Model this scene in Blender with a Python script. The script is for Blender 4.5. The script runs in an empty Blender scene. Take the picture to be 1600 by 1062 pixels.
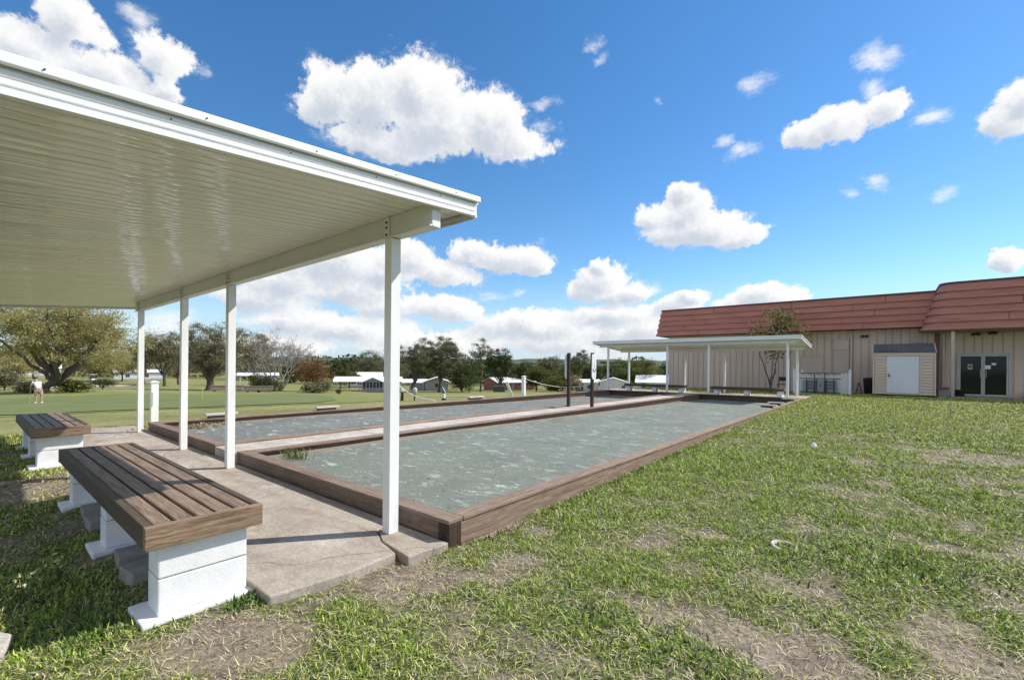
import bpy, bmesh, math, random
import numpy as np
from mathutils import Vector, Matrix

random.seed(7)
scene = bpy.context.scene
COL = scene.collection
R = math.radians

# ---------------------------------------------------------------- camera, sun, sky, exposure
EYE = (0.0, 0.0, 1.30)                      # 1.3 m above the concrete slab of the near shelter
F_PX, ROLL, YAW, SHIFT = 707.1, R(0.54), R(39.51), 41.8
cam_d = bpy.data.cameras.new("camera")
cam = bpy.data.objects.new("camera", cam_d)
COL.objects.link(cam)
scene.camera = cam
A_ = Vector((-math.sin(YAW), math.cos(YAW), 0))
R0 = Vector((math.cos(YAW), math.sin(YAW), 0))
U0 = Vector((0, 0, 1))
R_ = R0 * math.cos(ROLL) + U0 * math.sin(ROLL)
U_ = -R0 * math.sin(ROLL) + U0 * math.cos(ROLL)
mw = Matrix((R_, U_, -A_)).transposed().to_4x4()
mw.translation = Vector(EYE)
cam.matrix_world = mw
cam_d.sensor_fit = 'HORIZONTAL'
cam_d.sensor_width = 36
cam_d.lens = F_PX / 1600 * 36
cam_d.shift_y = SHIFT / 1600
cam_d.clip_start = 0.05
cam_d.clip_end = 6000

SUN_EL, SUN_AZ = R(44.0), R(37.5)               # azimuth clockwise from +Y (the length of the courts)
sun_d = bpy.data.lights.new("sun", 'SUN')
sun_d.energy = 4.2
sun_d.angle = R(0.5)
sun_d.color = (1.0, 0.95, 0.87)
sun = bpy.data.objects.new("sun", sun_d)
COL.objects.link(sun)
SDIR = Vector((math.sin(SUN_AZ) * math.cos(SUN_EL), math.cos(SUN_AZ) * math.cos(SUN_EL), math.sin(SUN_EL)))
sun.rotation_euler = SDIR.to_track_quat('Z', 'Y').to_euler()
sun.location = (20, 20, 30)

scene.view_settings.view_transform = 'Standard'
scene.view_settings.look = 'None'
scene.view_settings.exposure = 0.45
scene.view_settings.gamma = 1
scene.view_settings.use_curve_mapping = False

world = bpy.data.worlds.new("World")
scene.world = world
world.use_nodes = True
world.cycles.sampling_method = 'MANUAL'
world.cycles.sample_map_resolution = 512
wn = world.node_tree.nodes
wl = world.node_tree.links
wn.clear()

# clouds: (azimuth deg clockwise from +Y, elevation deg, half width, half height, thinness)
CLOUDS = [
    (-61.4,28.9,4.2,2.9,0), (-55.6,29.8,6.0,3.5,0), (-50.4,31.2,5.8,3.4,0), (-47.8,28.1,8.7,3.7,0), (-42.2,28.4,5.6,3.4,0),
    (-39.8,26.2,5.7,2.3,0), (-54.0,25.4,9.8,1.8,0), (-63.1,28.0,3.1,2.3,0), (-35.8,29.9,2.8,1.1,0.45), (-35.3,27.8,2.0,1.1,0.5),
    (-86.0,24.9,4.2,2.5,0), (-84.0,28.0,2.9,2.0,0.2), (-80.9,25.4,3.2,2.2,0), (-87.1,25.3,2.2,1.8,0), (-77.9,28.2,2.5,2.4,0.1),
    (-79.4,30.5,2.4,1.2,0.35), (-77.3,25.5,1.5,1.6,0), (-75.0,28.3,1.6,0.9,0.65), (-88.2,23.0,4.3,2.7,0), (-0.6,28.0,2.2,1.5,0.35),
    (-0.8,25.8,1.5,2.1,0.3), (-4.4,23.9,4.1,1.8,0.1), (-6.7,23.9,2.6,1.7,0.05), (-0.3,23.8,2.2,1.6,0.2), (2.9,22.1,1.8,1.0,0.35),
    (-12.7,23.3,2.9,1.2,0.3), (-14.7,24.9,1.7,1.1,0.4), (-11.5,29.1,2.2,1.2,0.5), (-21.1,29.7,0.9,0.6,0.6), (-29.9,35.4,2.0,1.0,0.55),
    (-28.7,34.2,1.2,0.8,0.55), (8.0,20.7,2.2,1.7,0), (8.9,22.0,2.0,1.6,0.1), (8.6,9.9,1.1,1.1,0), (4.3,16.0,1.3,0.9,0.35),
    (-3.1,17.2,1.3,1.0,0.45), (-0.8,17.9,1.5,1.4,0.5), (-18.8,18.3,3.5,2.2,0), (-16.7,16.0,5.2,1.9,0), (-20.2,16.0,4.7,2.0,0),
    (-13.3,14.5,3.6,1.0,0), (-19.2,20.2,2.0,1.5,0), (-22.4,17.6,3.0,1.8,0), (-28.0,11.3,3.5,2.1,0), (-29.6,9.8,4.3,1.7,0),
    (-26.5,9.3,4.2,1.5,0), (-24.6,9.3,2.3,1.1,0), (-28.4,12.7,1.6,1.1,0), (-40.0,13.7,6.1,2.1,0), (-44.5,14.0,3.2,1.7,0.1),
    (-37.2,12.6,3.6,1.5,0), (-48.5,11.6,5.5,1.9,0.15), (-52.4,13.3,3.1,2.1,0.1), (-59.1,12.1,8.6,2.9,0.1), (-64.6,9.4,7.3,2.0,0.08),
    (-49.2,7.3,5.9,2.0,0.05), (-54.6,7.1,4.1,1.7,0.15), (-46.0,6.6,4.0,1.3,0.2), (-67.8,7.7,6.3,1.7,0.1), (-19.4,7.2,3.2,1.5,0.05),
    (-18.0,7.9,2.1,1.0,0), (-10.1,7.8,4.3,1.5,0), (-13.2,7.3,3.3,1.3,0.1), (-26.8,6.6,6.1,1.6,0.08), (-34.7,5.1,10.3,2.1,0.08),
    (-58.3,4.3,8.0,1.8,0.08), (-47.6,2.6,13.3,2.1,0.26), (-31.5,3.1,10.2,2.0,0.22), (-64.6,5.1,6.0,1.9,0.05),
    (-77.4,4.3,6.1,2.0,0.35), (-23.8,4.6,6.7,1.9,0.1), (-66.5,2.1,7.7,1.6,0.2), (-58.3,9.2,6.5,2.1,0.05), (-23.1,9.6,3.0,1.1,0.4),
    (-41.2,9.0,4.8,1.1,0.45), (-54.7,11.6,4.5,1.9,0.1)]


def build_sky():
    def N(t, **kw):
        n = wn.new(t)
        for k, v in kw.items():
            setattr(n, k, v)
        return n

    def math_(op, a, b=None, c=None, clamp=False):
        n = N('ShaderNodeMath', operation=op, use_clamp=clamp)
        for i, x in enumerate((a, b, c)):
            if x is None:
                continue
            if isinstance(x, (int, float)):
                n.inputs[i].default_value = x
            else:
                wl.new(x, n.inputs[i])
        return n.outputs[0]

    def sstep(x, lo, hi):
        n = N('ShaderNodeMapRange', interpolation_type='SMOOTHSTEP')
        wl.new(x, n.inputs[0])
        n.inputs[1].default_value = lo
        n.inputs[2].default_value = hi
        return n.outputs[0]
    tc = N('ShaderNodeTexCoord')
    sky = N('ShaderNodeTexSky', sky_type='NISHITA', sun_disc=False)
    sky.sun_elevation = SUN_EL
    sky.sun_rotation = SUN_AZ
    sky.altitude = 50
    sky.air_density = 1.0
    sky.dust_density = 0.1
    sky.ozone_density = 2.5
    hsv = N('ShaderNodeHueSaturation')
    hsv.inputs['Saturation'].default_value = 1.26
    hsv.inputs['Hue'].default_value = 0.498
    wl.new(sky.outputs[0], hsv.inputs['Color'])
    bg = N('ShaderNodeBackground')
    bg.inputs[1].default_value = 0.115
    gain = N('ShaderNodeMix', data_type='RGBA', blend_type='MULTIPLY')
    gain.inputs[0].default_value = 1
    wl.new(hsv.outputs[0], gain.inputs[6])
    gain.inputs[7].default_value = (1.06, 1.06, 1.09, 1)
    # pale moist air low over the horizon
    low = N('ShaderNodeMix', data_type='RGBA')
    sp0 = N('ShaderNodeSeparateXYZ')
    wl.new(tc.outputs['Generated'], sp0.inputs[0])
    lw = math_('MULTIPLY', math_('SUBTRACT', 1.0, sstep(sp0.outputs[2], -.01, .20)), .85)
    wl.new(lw, low.inputs[0])
    wl.new(gain.outputs[2], low.inputs[6])
    low.inputs[7].default_value = (3.3, 4.5, 5.7, 1)
    wl.new(low.outputs[2], bg.inputs[0])
    d = tc.outputs['Generated']
    sep = N('ShaderNodeSeparateXYZ')
    wl.new(d, sep.inputs[0])
    az = math_('MULTIPLY', math_('ARCTAN2', sep.outputs[0], sep.outputs[1]), 57.2958)
    el = math_('MULTIPLY', math_('ARCSINE', sep.outputs[2]), 57.2958)
    comb = N('ShaderNodeCombineXYZ')
    wl.new(az, comb.inputs[0])
    wl.new(el, comb.inputs[1])
    warp = N('ShaderNodeTexNoise')
    warp.inputs['Scale'].default_value = 9.0
    warp.inputs['Detail'].default_value = 8
    warp.inputs['Roughness'].default_value = 0.62
    wl.new(d, warp.inputs['Vector'])
    w1 = N('ShaderNodeVectorMath', operation='SUBTRACT')
    wl.new(warp.outputs['Color'], w1.inputs[0])
    w1.inputs[1].default_value = (.5, .5, 0)
    w2 = N('ShaderNodeVectorMath', operation='MULTIPLY_ADD')
    wl.new(w1.outputs[0], w2.inputs[0])
    w2.inputs[1].default_value = (6.0, 4.2, 0)
    wl.new(comb.outputs[0], w2.inputs[2])
    p = w2.outputs[0]
    def blobs(lst, offs):
        acc = [None] * len(offs)
        for (a, e, ra, re, w) in lst:
            m = N('ShaderNodeVectorMath', operation='MULTIPLY')
            wl.new(p, m.inputs[0])
            m.inputs[1].default_value = (1 / ra, 1 / re, 0)
            for k, (oa, oe) in enumerate(offs):
                q = N('ShaderNodeVectorMath', operation='DISTANCE')
                wl.new(m.outputs[0], q.inputs[0])
                q.inputs[1].default_value = (a / ra - oa, e / re - oe, w)
                acc[k] = q.outputs['Value'] if acc[k] is None else math_('SMOOTH_MIN', acc[k], q.outputs['Value'], .22)
        return acc

    def fac(scale, detail, rough, vec):
        n = N('ShaderNodeTexNoise')
        n.inputs['Scale'].default_value = scale
        n.inputs['Detail'].default_value = detail
        n.inputs['Roughness'].default_value = rough
        wl.new(vec, n.inputs['Vector'])
        return math_('SUBTRACT', n.outputs['Fac'], .5)
    da, db = blobs([c for c in CLOUDS if c[4] < .3], ((0, 0), (.30, .62)))
    dw, = blobs([c for c in CLOUDS if c[4] >= .3], ((0, 0),))
    nz = math_('ADD', fac(20, 10, .66, d), math_('MULTIPLY', fac(80, 6, .7, d), .35))
    dens = math_('ADD', math_('MULTIPLY', math_('SUBTRACT', 1.0, da), 1.3), math_('MULTIPLY', nz, 1.25))
    core = math_('MULTIPLY', sstep(dens, -.02, .34), .97)
    # shreds along the edges and thin torn cloud
    st = N('ShaderNodeVectorMath', operation='MULTIPLY')
    wl.new(d, st.inputs[0])
    st.inputs[1].default_value = (1, 1, 1.9)
    ns = fac(17, 10, .72, st.outputs[0])
    shred = math_('ADD', math_('SUBTRACT', 1.0, da), math_('MULTIPLY', ns, 2.6))
    veil = math_('MULTIPLY', sstep(shred, -.02, .9), .55)
    thin = math_('ADD', math_('MULTIPLY', math_('SUBTRACT', 1.12, dw), 1.1), math_('MULTIPLY', ns, 2.6))
    thin = math_('MULTIPLY', sstep(thin, .10, 1.25), .88)
    alpha = math_('MAXIMUM', math_('MAXIMUM', core, veil), thin)
    # broken cloud added over the unseen rest of the sky, as fill light
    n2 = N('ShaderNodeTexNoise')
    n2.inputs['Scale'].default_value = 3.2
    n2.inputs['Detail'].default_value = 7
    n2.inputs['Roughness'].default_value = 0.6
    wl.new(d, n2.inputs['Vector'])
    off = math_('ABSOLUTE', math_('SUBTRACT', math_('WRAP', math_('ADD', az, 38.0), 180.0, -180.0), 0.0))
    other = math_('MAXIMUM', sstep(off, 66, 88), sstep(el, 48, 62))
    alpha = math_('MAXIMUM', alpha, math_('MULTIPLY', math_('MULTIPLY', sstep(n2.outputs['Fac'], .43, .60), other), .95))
    # shade: how much cloud lies towards the sun of this point
    lit = math_('ADD', math_('MULTIPLY', math_('SUBTRACT', db, .18), .95), math_('MULTIPLY', nz, -1.0))
    lit = sstep(lit, -.15, .85)
    mixc = N('ShaderNodeMix', data_type='RGBA')
    wl.new(lit, mixc.inputs[0])
    mixc.inputs[6].default_value = (.58, .63, .71, 1)
    mixc.inputs[7].default_value = (.97, .96, .95, 1)
    bg2 = N('ShaderNodeBackground')
    wl.new(mixc.outputs[2], bg2.inputs[0])
    bg2.inputs[1].default_value = 0.78
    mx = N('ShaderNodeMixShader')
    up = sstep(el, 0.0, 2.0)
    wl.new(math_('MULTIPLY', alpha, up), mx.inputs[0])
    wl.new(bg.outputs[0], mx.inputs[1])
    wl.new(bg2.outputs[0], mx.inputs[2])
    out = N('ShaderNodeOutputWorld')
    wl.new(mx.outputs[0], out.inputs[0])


build_sky()


# ---------------------------------------------------------------- helpers
def tag(o, label=None, cat=None, group=None, kind=None):
    if label:
        o['label'] = label
    if cat:
        o['category'] = cat
    if group:
        o['group'] = group
    if kind:
        o['kind'] = kind
    return o


def thing(name, label, cat, loc=(0, 0, 0), rz=0.0, group=None):
    o = bpy.data.objects.new(name, None)
    o.empty_display_size = .3
    COL.objects.link(o)
    o.location = loc
    o.rotation_euler = (0, 0, rz)
    return tag(o, label, cat, group)


def copy_tree(o, parent=None):
    c = o.copy()
    COL.objects.link(c)
    c.parent = parent
    for ch in list(o.children):
        copy_tree(ch, c)
    return c


def np_mesh(name, V, quads=None, tris=None, mat=None, parent=None, smooth=False, attrs=None):
    """mesh from numpy arrays"""
    me = bpy.data.meshes.new(name)
    V = np.asarray(V, dtype=np.float32)
    nq = 0 if quads is None else len(quads)
    nt = 0 if tris is None else len(tris)
    me.vertices.add(len(V))
    me.vertices.foreach_set('co', V.ravel())
    idx = []
    if nq:
        idx.append(np.asarray(quads, dtype=np.int32).ravel())
    if nt:
        idx.append(np.asarray(tris, dtype=np.int32).ravel())
    idx = np.concatenate(idx)
    me.loops.add(len(idx))
    me.loops.foreach_set('vertex_index', idx)
    me.polygons.add(nq + nt)
    st = np.concatenate([np.arange(nq) * 4, nq * 4 + np.arange(nt) * 3]).astype(np.int32)
    me.polygons.foreach_set('loop_start', st)
    if smooth:
        me.polygons.foreach_set('use_smooth', np.ones(nq + nt, dtype=bool))
    if attrs:
        for k, a in attrs.items():
            at = me.attributes.new(k, 'FLOAT', 'POINT')
            at.data.foreach_set('value', np.asarray(a, dtype=np.float32))
    me.update(calc_edges=True)
    me.validate()
    o = bpy.data.objects.new(name, me)
    COL.objects.link(o)
    if mat:
        me.materials.append(mat)
    if parent:
        o.parent = parent
    return o


class MB:
    """collects shapes; build() links them as one mesh object"""

    def __init__(s):
        s.v = []
        s.f = []
        s.m = []
        s.cur = 0

    def add(s, vs, fs):
        b = len(s.v)
        s.v += [tuple(x) for x in vs]
        for f in fs:
            s.f.append([b + i for i in f])
            s.m.append(s.cur)
        return s

    def box(s, x0, x1, y0, y1, z0, z1, M=None):
        vs = [(x0, y0, z0), (x1, y0, z0), (x1, y1, z0), (x0, y1, z0), (x0, y0, z1), (x1, y0, z1), (x1, y1, z1), (x0, y1, z1)]
        if M is not None:
            vs = [tuple(M @ Vector(p)) for p in vs]
        return s.add(vs, [(0, 3, 2, 1), (4, 5, 6, 7), (0, 1, 5, 4), (1, 2, 6, 5), (2, 3, 7, 6), (3, 0, 4, 7)])

    def bar(s, a, b, w, h, up=(0, 0, 1)):
        a, b = Vector(a), Vector(b)
        d = (b - a).normalized()
        side = d.cross(Vector(up))
        if side.length < 1e-5:
            side = d.cross(Vector((1, 0, 0)))
        side.normalize()
        u = side.cross(d)
        vs = []
        for p in (a, b):
            for (i, j) in ((-1, -1), (1, -1), (1, 1), (-1, 1)):
                vs.append(p + side * (i * w / 2) + u * (j * h / 2))
        return s.add(vs, [(0, 3, 2, 1), (4, 5, 6, 7), (0, 1, 5, 4), (1, 2, 6, 5), (2, 3, 7, 6), (3, 0, 4, 7)])

    def prism(s, prof, off, cap=True):
        """closed 3-D polygon extruded by a vector"""
        n = len(prof)
        o = Vector(off)
        vs = [Vector(p) for p in prof] + [Vector(p) + o for p in prof]
        fs = [(i, (i + 1) % n, n + (i + 1) % n, n + i) for i in range(n)]
        if cap:
            fs += [tuple(range(n - 1, -1, -1)), tuple(range(n, 2 * n))]
        return s.add(vs, fs)

    def strip(s, prof, off):
        n = len(prof)
        o = Vector(off)
        vs = [Vector(p) for p in prof] + [Vector(p) + o for p in prof]
        return s.add(vs, [(i, i + 1, n + i + 1, n + i) for i in range(n - 1)])

    def tube(s, pts, rad, n=8, cap=True):
        pts = [Vector(p) for p in pts]
        rr = rad if isinstance(rad, (list, tuple)) else [rad] * len(pts)
        vs, fs = [], []
        for i, p in enumerate(pts):
            d = (pts[min(i + 1, len(pts) - 1)] - pts[max(i - 1, 0)]).normalized()
            a = d.cross(Vector((0.13, 0.31, 0.94)))
            if a.length < .05:
                a = d.cross(Vector((1, 0, 0)))
            a.normalize()
            b = d.cross(a)
            for k in range(n):
                t = 2 * math.pi * k / n
                vs.append(p + a * math.cos(t) * rr[i] + b * math.sin(t) * rr[i])
        for i in range(len(pts) - 1):
            for k in range(n):
                fs.append((i * n + k, i * n + (k + 1) % n, (i + 1) * n + (k + 1) % n, (i + 1) * n + k))
        if cap:
            fs += [tuple(range(n - 1, -1, -1)), tuple((len(pts) - 1) * n + k for k in range(n))]
        return s.add(vs, fs)

    def lathe(s, c, prof, n=16):
        """prof: (radius, z) pairs about a vertical axis at c"""
        vs, fs = [], []
        for (r, z) in prof:
            for k in range(n):
                t = 2 * math.pi * k / n
                vs.append((c[0] + r * math.cos(t), c[1] + r * math.sin(t), c[2] + z))
        for i in range(len(prof) - 1):
            for k in range(n):
                fs.append((i * n + k, i * n + (k + 1) % n, (i + 1) * n + (k + 1) % n, (i + 1) * n + k))
        fs += [tuple(range(n - 1, -1, -1)), tuple((len(prof) - 1) * n + k for k in range(n))]
        return s.add(vs, fs)

    def build(s, name, mat, parent=None, bevel=0, smooth=False, org=None, seg=2):
        me = bpy.data.meshes.new(name)
        v = s.v
        if org is None and parent is not None:
            org = ORG.get(parent.name)
        if org is not None:
            v = [(p[0] - org[0], p[1] - org[1], p[2] - org[2]) for p in v]
        me.from_pydata(v, [], s.f)
        mats = mat if isinstance(mat, (list, tuple)) else [mat]
        for m in mats:
            me.materials.append(m)
        if len(mats) > 1:
            me.polygons.foreach_set('material_index', s.m)
        bm = bmesh.new()
        bm.from_mesh(me)
        bmesh.ops.recalc_face_normals(bm, faces=bm.faces)
        if bevel:
            ed = [e for e in bm.edges if len(e.link_faces) == 2 and e.calc_face_angle(0) > .6]
            bmesh.ops.bevel(bm, geom=ed, offset=bevel, segments=seg, affect='EDGES', profile=.5)
        bm.to_mesh(me)
        bm.free()
        if smooth:
            me.polygons.foreach_set('use_smooth', [True] * len(me.polygons))
        o = bpy.data.objects.new(name, me)
        COL.objects.link(o)
        if parent is not None:
            o.parent = parent
            if parent.name in ORG:
                ORG[o.name] = ORG[parent.name]
        elif org is not None:
            o.location = org
            ORG[o.name] = org
        return o


ORG = {}            # things modelled in world coordinates: name -> base point


def wthing(name, label, cat, loc, group=None):
    """a thing whose parts are given in world coordinates"""
    t = thing(name, label, cat, loc, 0, group)
    ORG[t.name] = loc
    return t


# ---------------------------------------------------------------- materials
def mat_new(name):
    m = bpy.data.materials.new(name)
    m.use_nodes = True
    nt = m.node_tree
    b = nt.nodes['Principled BSDF']
    return m, nt, b


def ramp(nt, fac, cols, interp='LINEAR'):
    r = nt.nodes.new('ShaderNodeValToRGB')
    r.color_ramp.interpolation = interp
    el = r.color_ramp.elements
    while len(el) < len(cols):
        el.new(0.5)
    for e, (p, c) in zip(el, cols):
        e.position = p
        e.color = (c[0], c[1], c[2], 1)
    nt.links.new(fac, r.inputs[0])
    return r.outputs[0]


def noise(nt, vec, scale, detail=4, rough=.55, dist=0.0):
    n = nt.nodes.new('ShaderNodeTexNoise')
    n.inputs['Scale'].default_value = scale
    n.inputs['Detail'].default_value = detail
    n.inputs['Roughness'].default_value = rough
    n.inputs['Distortion'].default_value = dist
    nt.links.new(vec, n.inputs['Vector'])
    return n.outputs['Fac']


def coords(nt, stretch=(1, 1, 1), kind='Object'):
    if kind == 'Position':
        src = nt.nodes.new('ShaderNodeNewGeometry').outputs['Position']
    else:
        src = nt.nodes.new('ShaderNodeTexCoord').outputs['Object']
    mp = nt.nodes.new('ShaderNodeMapping')
    mp.inputs['Scale'].default_value = stretch
    nt.links.new(src, mp.inputs['Vector'])
    return mp.outputs[0]


def mixrgb(nt, fac, a, b, blend='MIX'):
    n = nt.nodes.new('ShaderNodeMix')
    n.data_type = 'RGBA'
    n.blend_type = blend
    for s, x in ((n.inputs[0], fac), (n.inputs[6], a), (n.inputs[7], b)):
        if isinstance(x, (int, float)):
            s.default_value = x
        elif isinstance(x, tuple):
            s.default_value = (x[0], x[1], x[2], 1)
        else:
            nt.links.new(x, s)
    return n.outputs[2]


def bump(nt, b, h, strength, dist=.01):
    n = nt.nodes.new('ShaderNodeBump')
    n.inputs['Strength'].default_value = strength
    n.inputs['Distance'].default_value = dist
    nt.links.new(h, n.inputs['Height'])
    nt.links.new(n.outputs[0], b.inputs['Normal'])


def M(name, cols, scale=5, stretch=(1, 1, 1), rough=.6, bmp=0, bscale=None, detail=5, metallic=0, coat=0, spec=.5, kind='Object', island=0, bdist=.005):
    m, nt, b = mat_new(name)
    v = coords(nt, stretch, kind)
    f = noise(nt, v, scale, detail)
    if len(cols) == 1:
        cols = [(0.3, tuple(c * .9 for c in cols[0])), (.7, tuple(min(1, c * 1.06) for c in cols[0]))]
    c = ramp(nt, f, cols)
    if island:
        g = nt.nodes.new('ShaderNodeNewGeometry')
        k = ramp(nt, g.outputs['Random Per Island'], [(0, (1 - island,) * 3), (1, (1 + island * .6,) * 3)])
        c = mixrgb(nt, 1.0, c, k, 'MULTIPLY')
    nt.links.new(c, b.inputs['Base Color'])
    b.inputs['Roughness'].default_value = rough
    b.inputs['Metallic'].default_value = metallic
    b.inputs['Coat Weight'].default_value = coat
    b.inputs['Specular IOR Level'].default_value = spec
    if bmp:
        bump(nt, b, noise(nt, v, bscale or scale * 4, 4), bmp, bdist)
    return m


def leaf_mat(name, cols, trans=.25):
    m, nt, b = mat_new(name)
    g = nt.nodes.new('ShaderNodeNewGeometry')
    c = ramp(nt, g.outputs['Random Per Island'], cols)
    v = coords(nt)
    f = noise(nt, v, .9, 3)
    c = mixrgb(nt, 1.0, c, ramp(nt, f, [(.3, (.72, .74, .70)), (.7, (1.22, 1.2, 1.12))]), 'MULTIPLY')
    nt.links.new(c, b.inputs['Base Color'])
    b.inputs['Roughness'].default_value = .7
    b.inputs['Specular IOR Level'].default_value = .12
    tr = nt.nodes.new('ShaderNodeBsdfTranslucent')
    nt.links.new(c, tr.inputs[0])
    mx = nt.nodes.new('ShaderNodeMixShader')
    mx.inputs[0].default_value = trans
    nt.links.new(b.outputs[0], mx.inputs[1])
    nt.links.new(tr.outputs[0], mx.inputs[2])
    nt.links.new(mx.outputs[0], nt.nodes['Material Output'].inputs[0])
    return m


MAT = {}
MAT['white_metal'] = M('white_metal', [(.35, (.74, .74, .71)), (.7, (.83, .83, .80))], 1.2, rough=.38, spec=.4)
MAT['ceiling'] = M('ceiling_metal', [(.3, (.79, .78, .73)), (.7, (.84, .83, .79))], .8, rough=.10, spec=.5)
MAT['fascia'] = M('fascia_metal', [(.3, (.76, .77, .76)), (.7, (.86, .86, .85))], 1.5, (1, 1, 6), rough=.45)


def post_mat():
    m, nt, b = mat_new('post_paint')
    v = coords(nt)
    c = ramp(nt, noise(nt, coords(nt, (1, 1, .35)), 4, 6, .65), [(.3, (.74, .74, .72)), (.55, (.85, .85, .84)), (.8, (.78, .77, .73))])
    chip = noise(nt, coords(nt, (1, 1, .5)), 38, 4, .7)
    c = mixrgb(nt, ramp(nt, chip, [(.70, (0, 0, 0)), (.75, (.85,) * 3)]), c, (.30, .25, .20))
    nt.links.new(c, b.inputs['Base Color'])
    b.inputs['Roughness'].default_value = .45
    bump(nt, b, chip, .15, .003)
    return m


MAT['post_paint'] = post_mat()
MAT['bolt'] = M('bolt_steel', [(.06, .055, .05)], 40, rough=.6)
MAT['grey_metal'] = M('grey_metal', [(.3, (.36, .38, .38)), (.7, (.5, .51, .5))], 1.5, rough=.5)
MAT['dark'] = M('dark_fabric', [(.02, .02, .022)], 8, rough=.8)
MAT['black'] = M('black_plastic', [(.025, .025, .027)], 8, rough=.5)
MAT['rust_trim'] = M('rusty_trim', [(.3, (.30, .21, .13)), (.6, (.5, .46, .4))], 4, rough=.7)


def wood(name, dark, light, stretch, isl=.12, rough=.6, wear=None):
    m, nt, b = mat_new(name)
    v = coords(nt, stretch)
    f = noise(nt, v, 9, 6, .65, .6)
    f0 = noise(nt, coords(nt, tuple(q * 3.2 for q in stretch)), 11, 4, .7, .3)
    c = ramp(nt, f, [(.36, dark), (.52, tuple((p + q) / 2 for p, q in zip(dark, light))), (.66, light)])
    c = mixrgb(nt, 1.0, c, ramp(nt, f0, [(.34, (.62,) * 3), (.5, (1.0,) * 3), (.68, (1.22,) * 3)]), 'MULTIPLY')
    v2 = coords(nt, (1, 1, 1))
    if wear:
        k = ramp(nt, noise(nt, v2, 3.2, 6, .7), [(.54, (0, 0, 0)), (.66, (1, 1, 1))])
        c = mixrgb(nt, k, c, wear)
    g = nt.nodes.new('ShaderNodeNewGeometry')
    k = ramp(nt, g.outputs['Random Per Island'], [(0, (1 - isl,) * 3), (1, (1 + isl,) * 3)])
    c = mixrgb(nt, 1.0, c, k, 'MULTIPLY')
    nt.links.new(c, b.inputs['Base Color'])
    b.inputs['Roughness'].default_value = rough
    b.inputs['Specular IOR Level'].default_value = .3
    bump(nt, b, f, .35, .004)
    return m


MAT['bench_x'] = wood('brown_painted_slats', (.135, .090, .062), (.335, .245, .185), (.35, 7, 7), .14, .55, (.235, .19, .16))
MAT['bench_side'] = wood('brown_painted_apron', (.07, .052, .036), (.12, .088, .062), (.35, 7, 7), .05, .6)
MAT['bench_end'] = wood('brown_end_board', (.15, .10, .062), (.36, .25, .165), (7, .5, 7), .05, .6, (.24, .17, .115))
MAT['kerb_y'] = wood('brown_kerb_long', (.18, .122, .086), (.36, .26, .195), (7, .3, 7), .10, .7, (.27, .21, .175))
MAT['kerb_x'] = wood('brown_kerb_cross', (.16, .11, .078), (.31, .222, .168), (.3, 7, 7), .10, .7, (.235, .18, .15))
MAT['dark_wood'] = wood('dark_post_wood', (.035, .022, .016), (.085, .058, .044), (7, 7, .4), .1, .7)
MAT['pale_wood'] = wood('pale_board', (.48, .44, .38), (.66, .62, .55), (.5, 7, 7), .1, .7)


def block_mat():
    m, nt, b = mat_new('white_painted_block')
    v = coords(nt)
    f = noise(nt, v, 7, 6, .65)
    c = ramp(nt, f, [(.3, (.70, .70, .70)), (.6, (.80, .80, .80))])
    g = noise(nt, v, 26, 5, .7)
    c = mixrgb(nt, ramp(nt, g, [(.66, (0, 0, 0)), (.72, (1, 1, 1))]), c, (.30, .29, .27))
    # dirt splashed up from the soil at the foot of the block
    sp = nt.nodes.new('ShaderNodeSeparateXYZ')
    nt.links.new(nt.nodes.new('ShaderNodeTexCoord').outputs['Object'], sp.inputs[0])
    ad = nt.nodes.new('ShaderNodeMath')
    ad.operation = 'MULTIPLY_ADD'
    nt.links.new(sp.outputs[2], ad.inputs[0])
    ad.inputs[1].default_value = -4.0
    nt.links.new(f, ad.inputs[2])
    c = mixrgb(nt, ramp(nt, ad.outputs[0], [(.42, (0, 0, 0)), (.75, (.75,) * 3)]), c, (.50, .48, .45))
    nt.links.new(c, b.inputs['Base Color'])
    b.inputs['Roughness'].default_value = .75
    bump(nt, b, noise(nt, v, 45, 5, .7), .5, .004)
    return m


MAT['block'] = block_mat()
MAT['raw_block'] = M('raw_block', [(.3, (.22, .20, .18)), (.7, (.36, .32, .29))], 9, rough=.9, bmp=.5)


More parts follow.
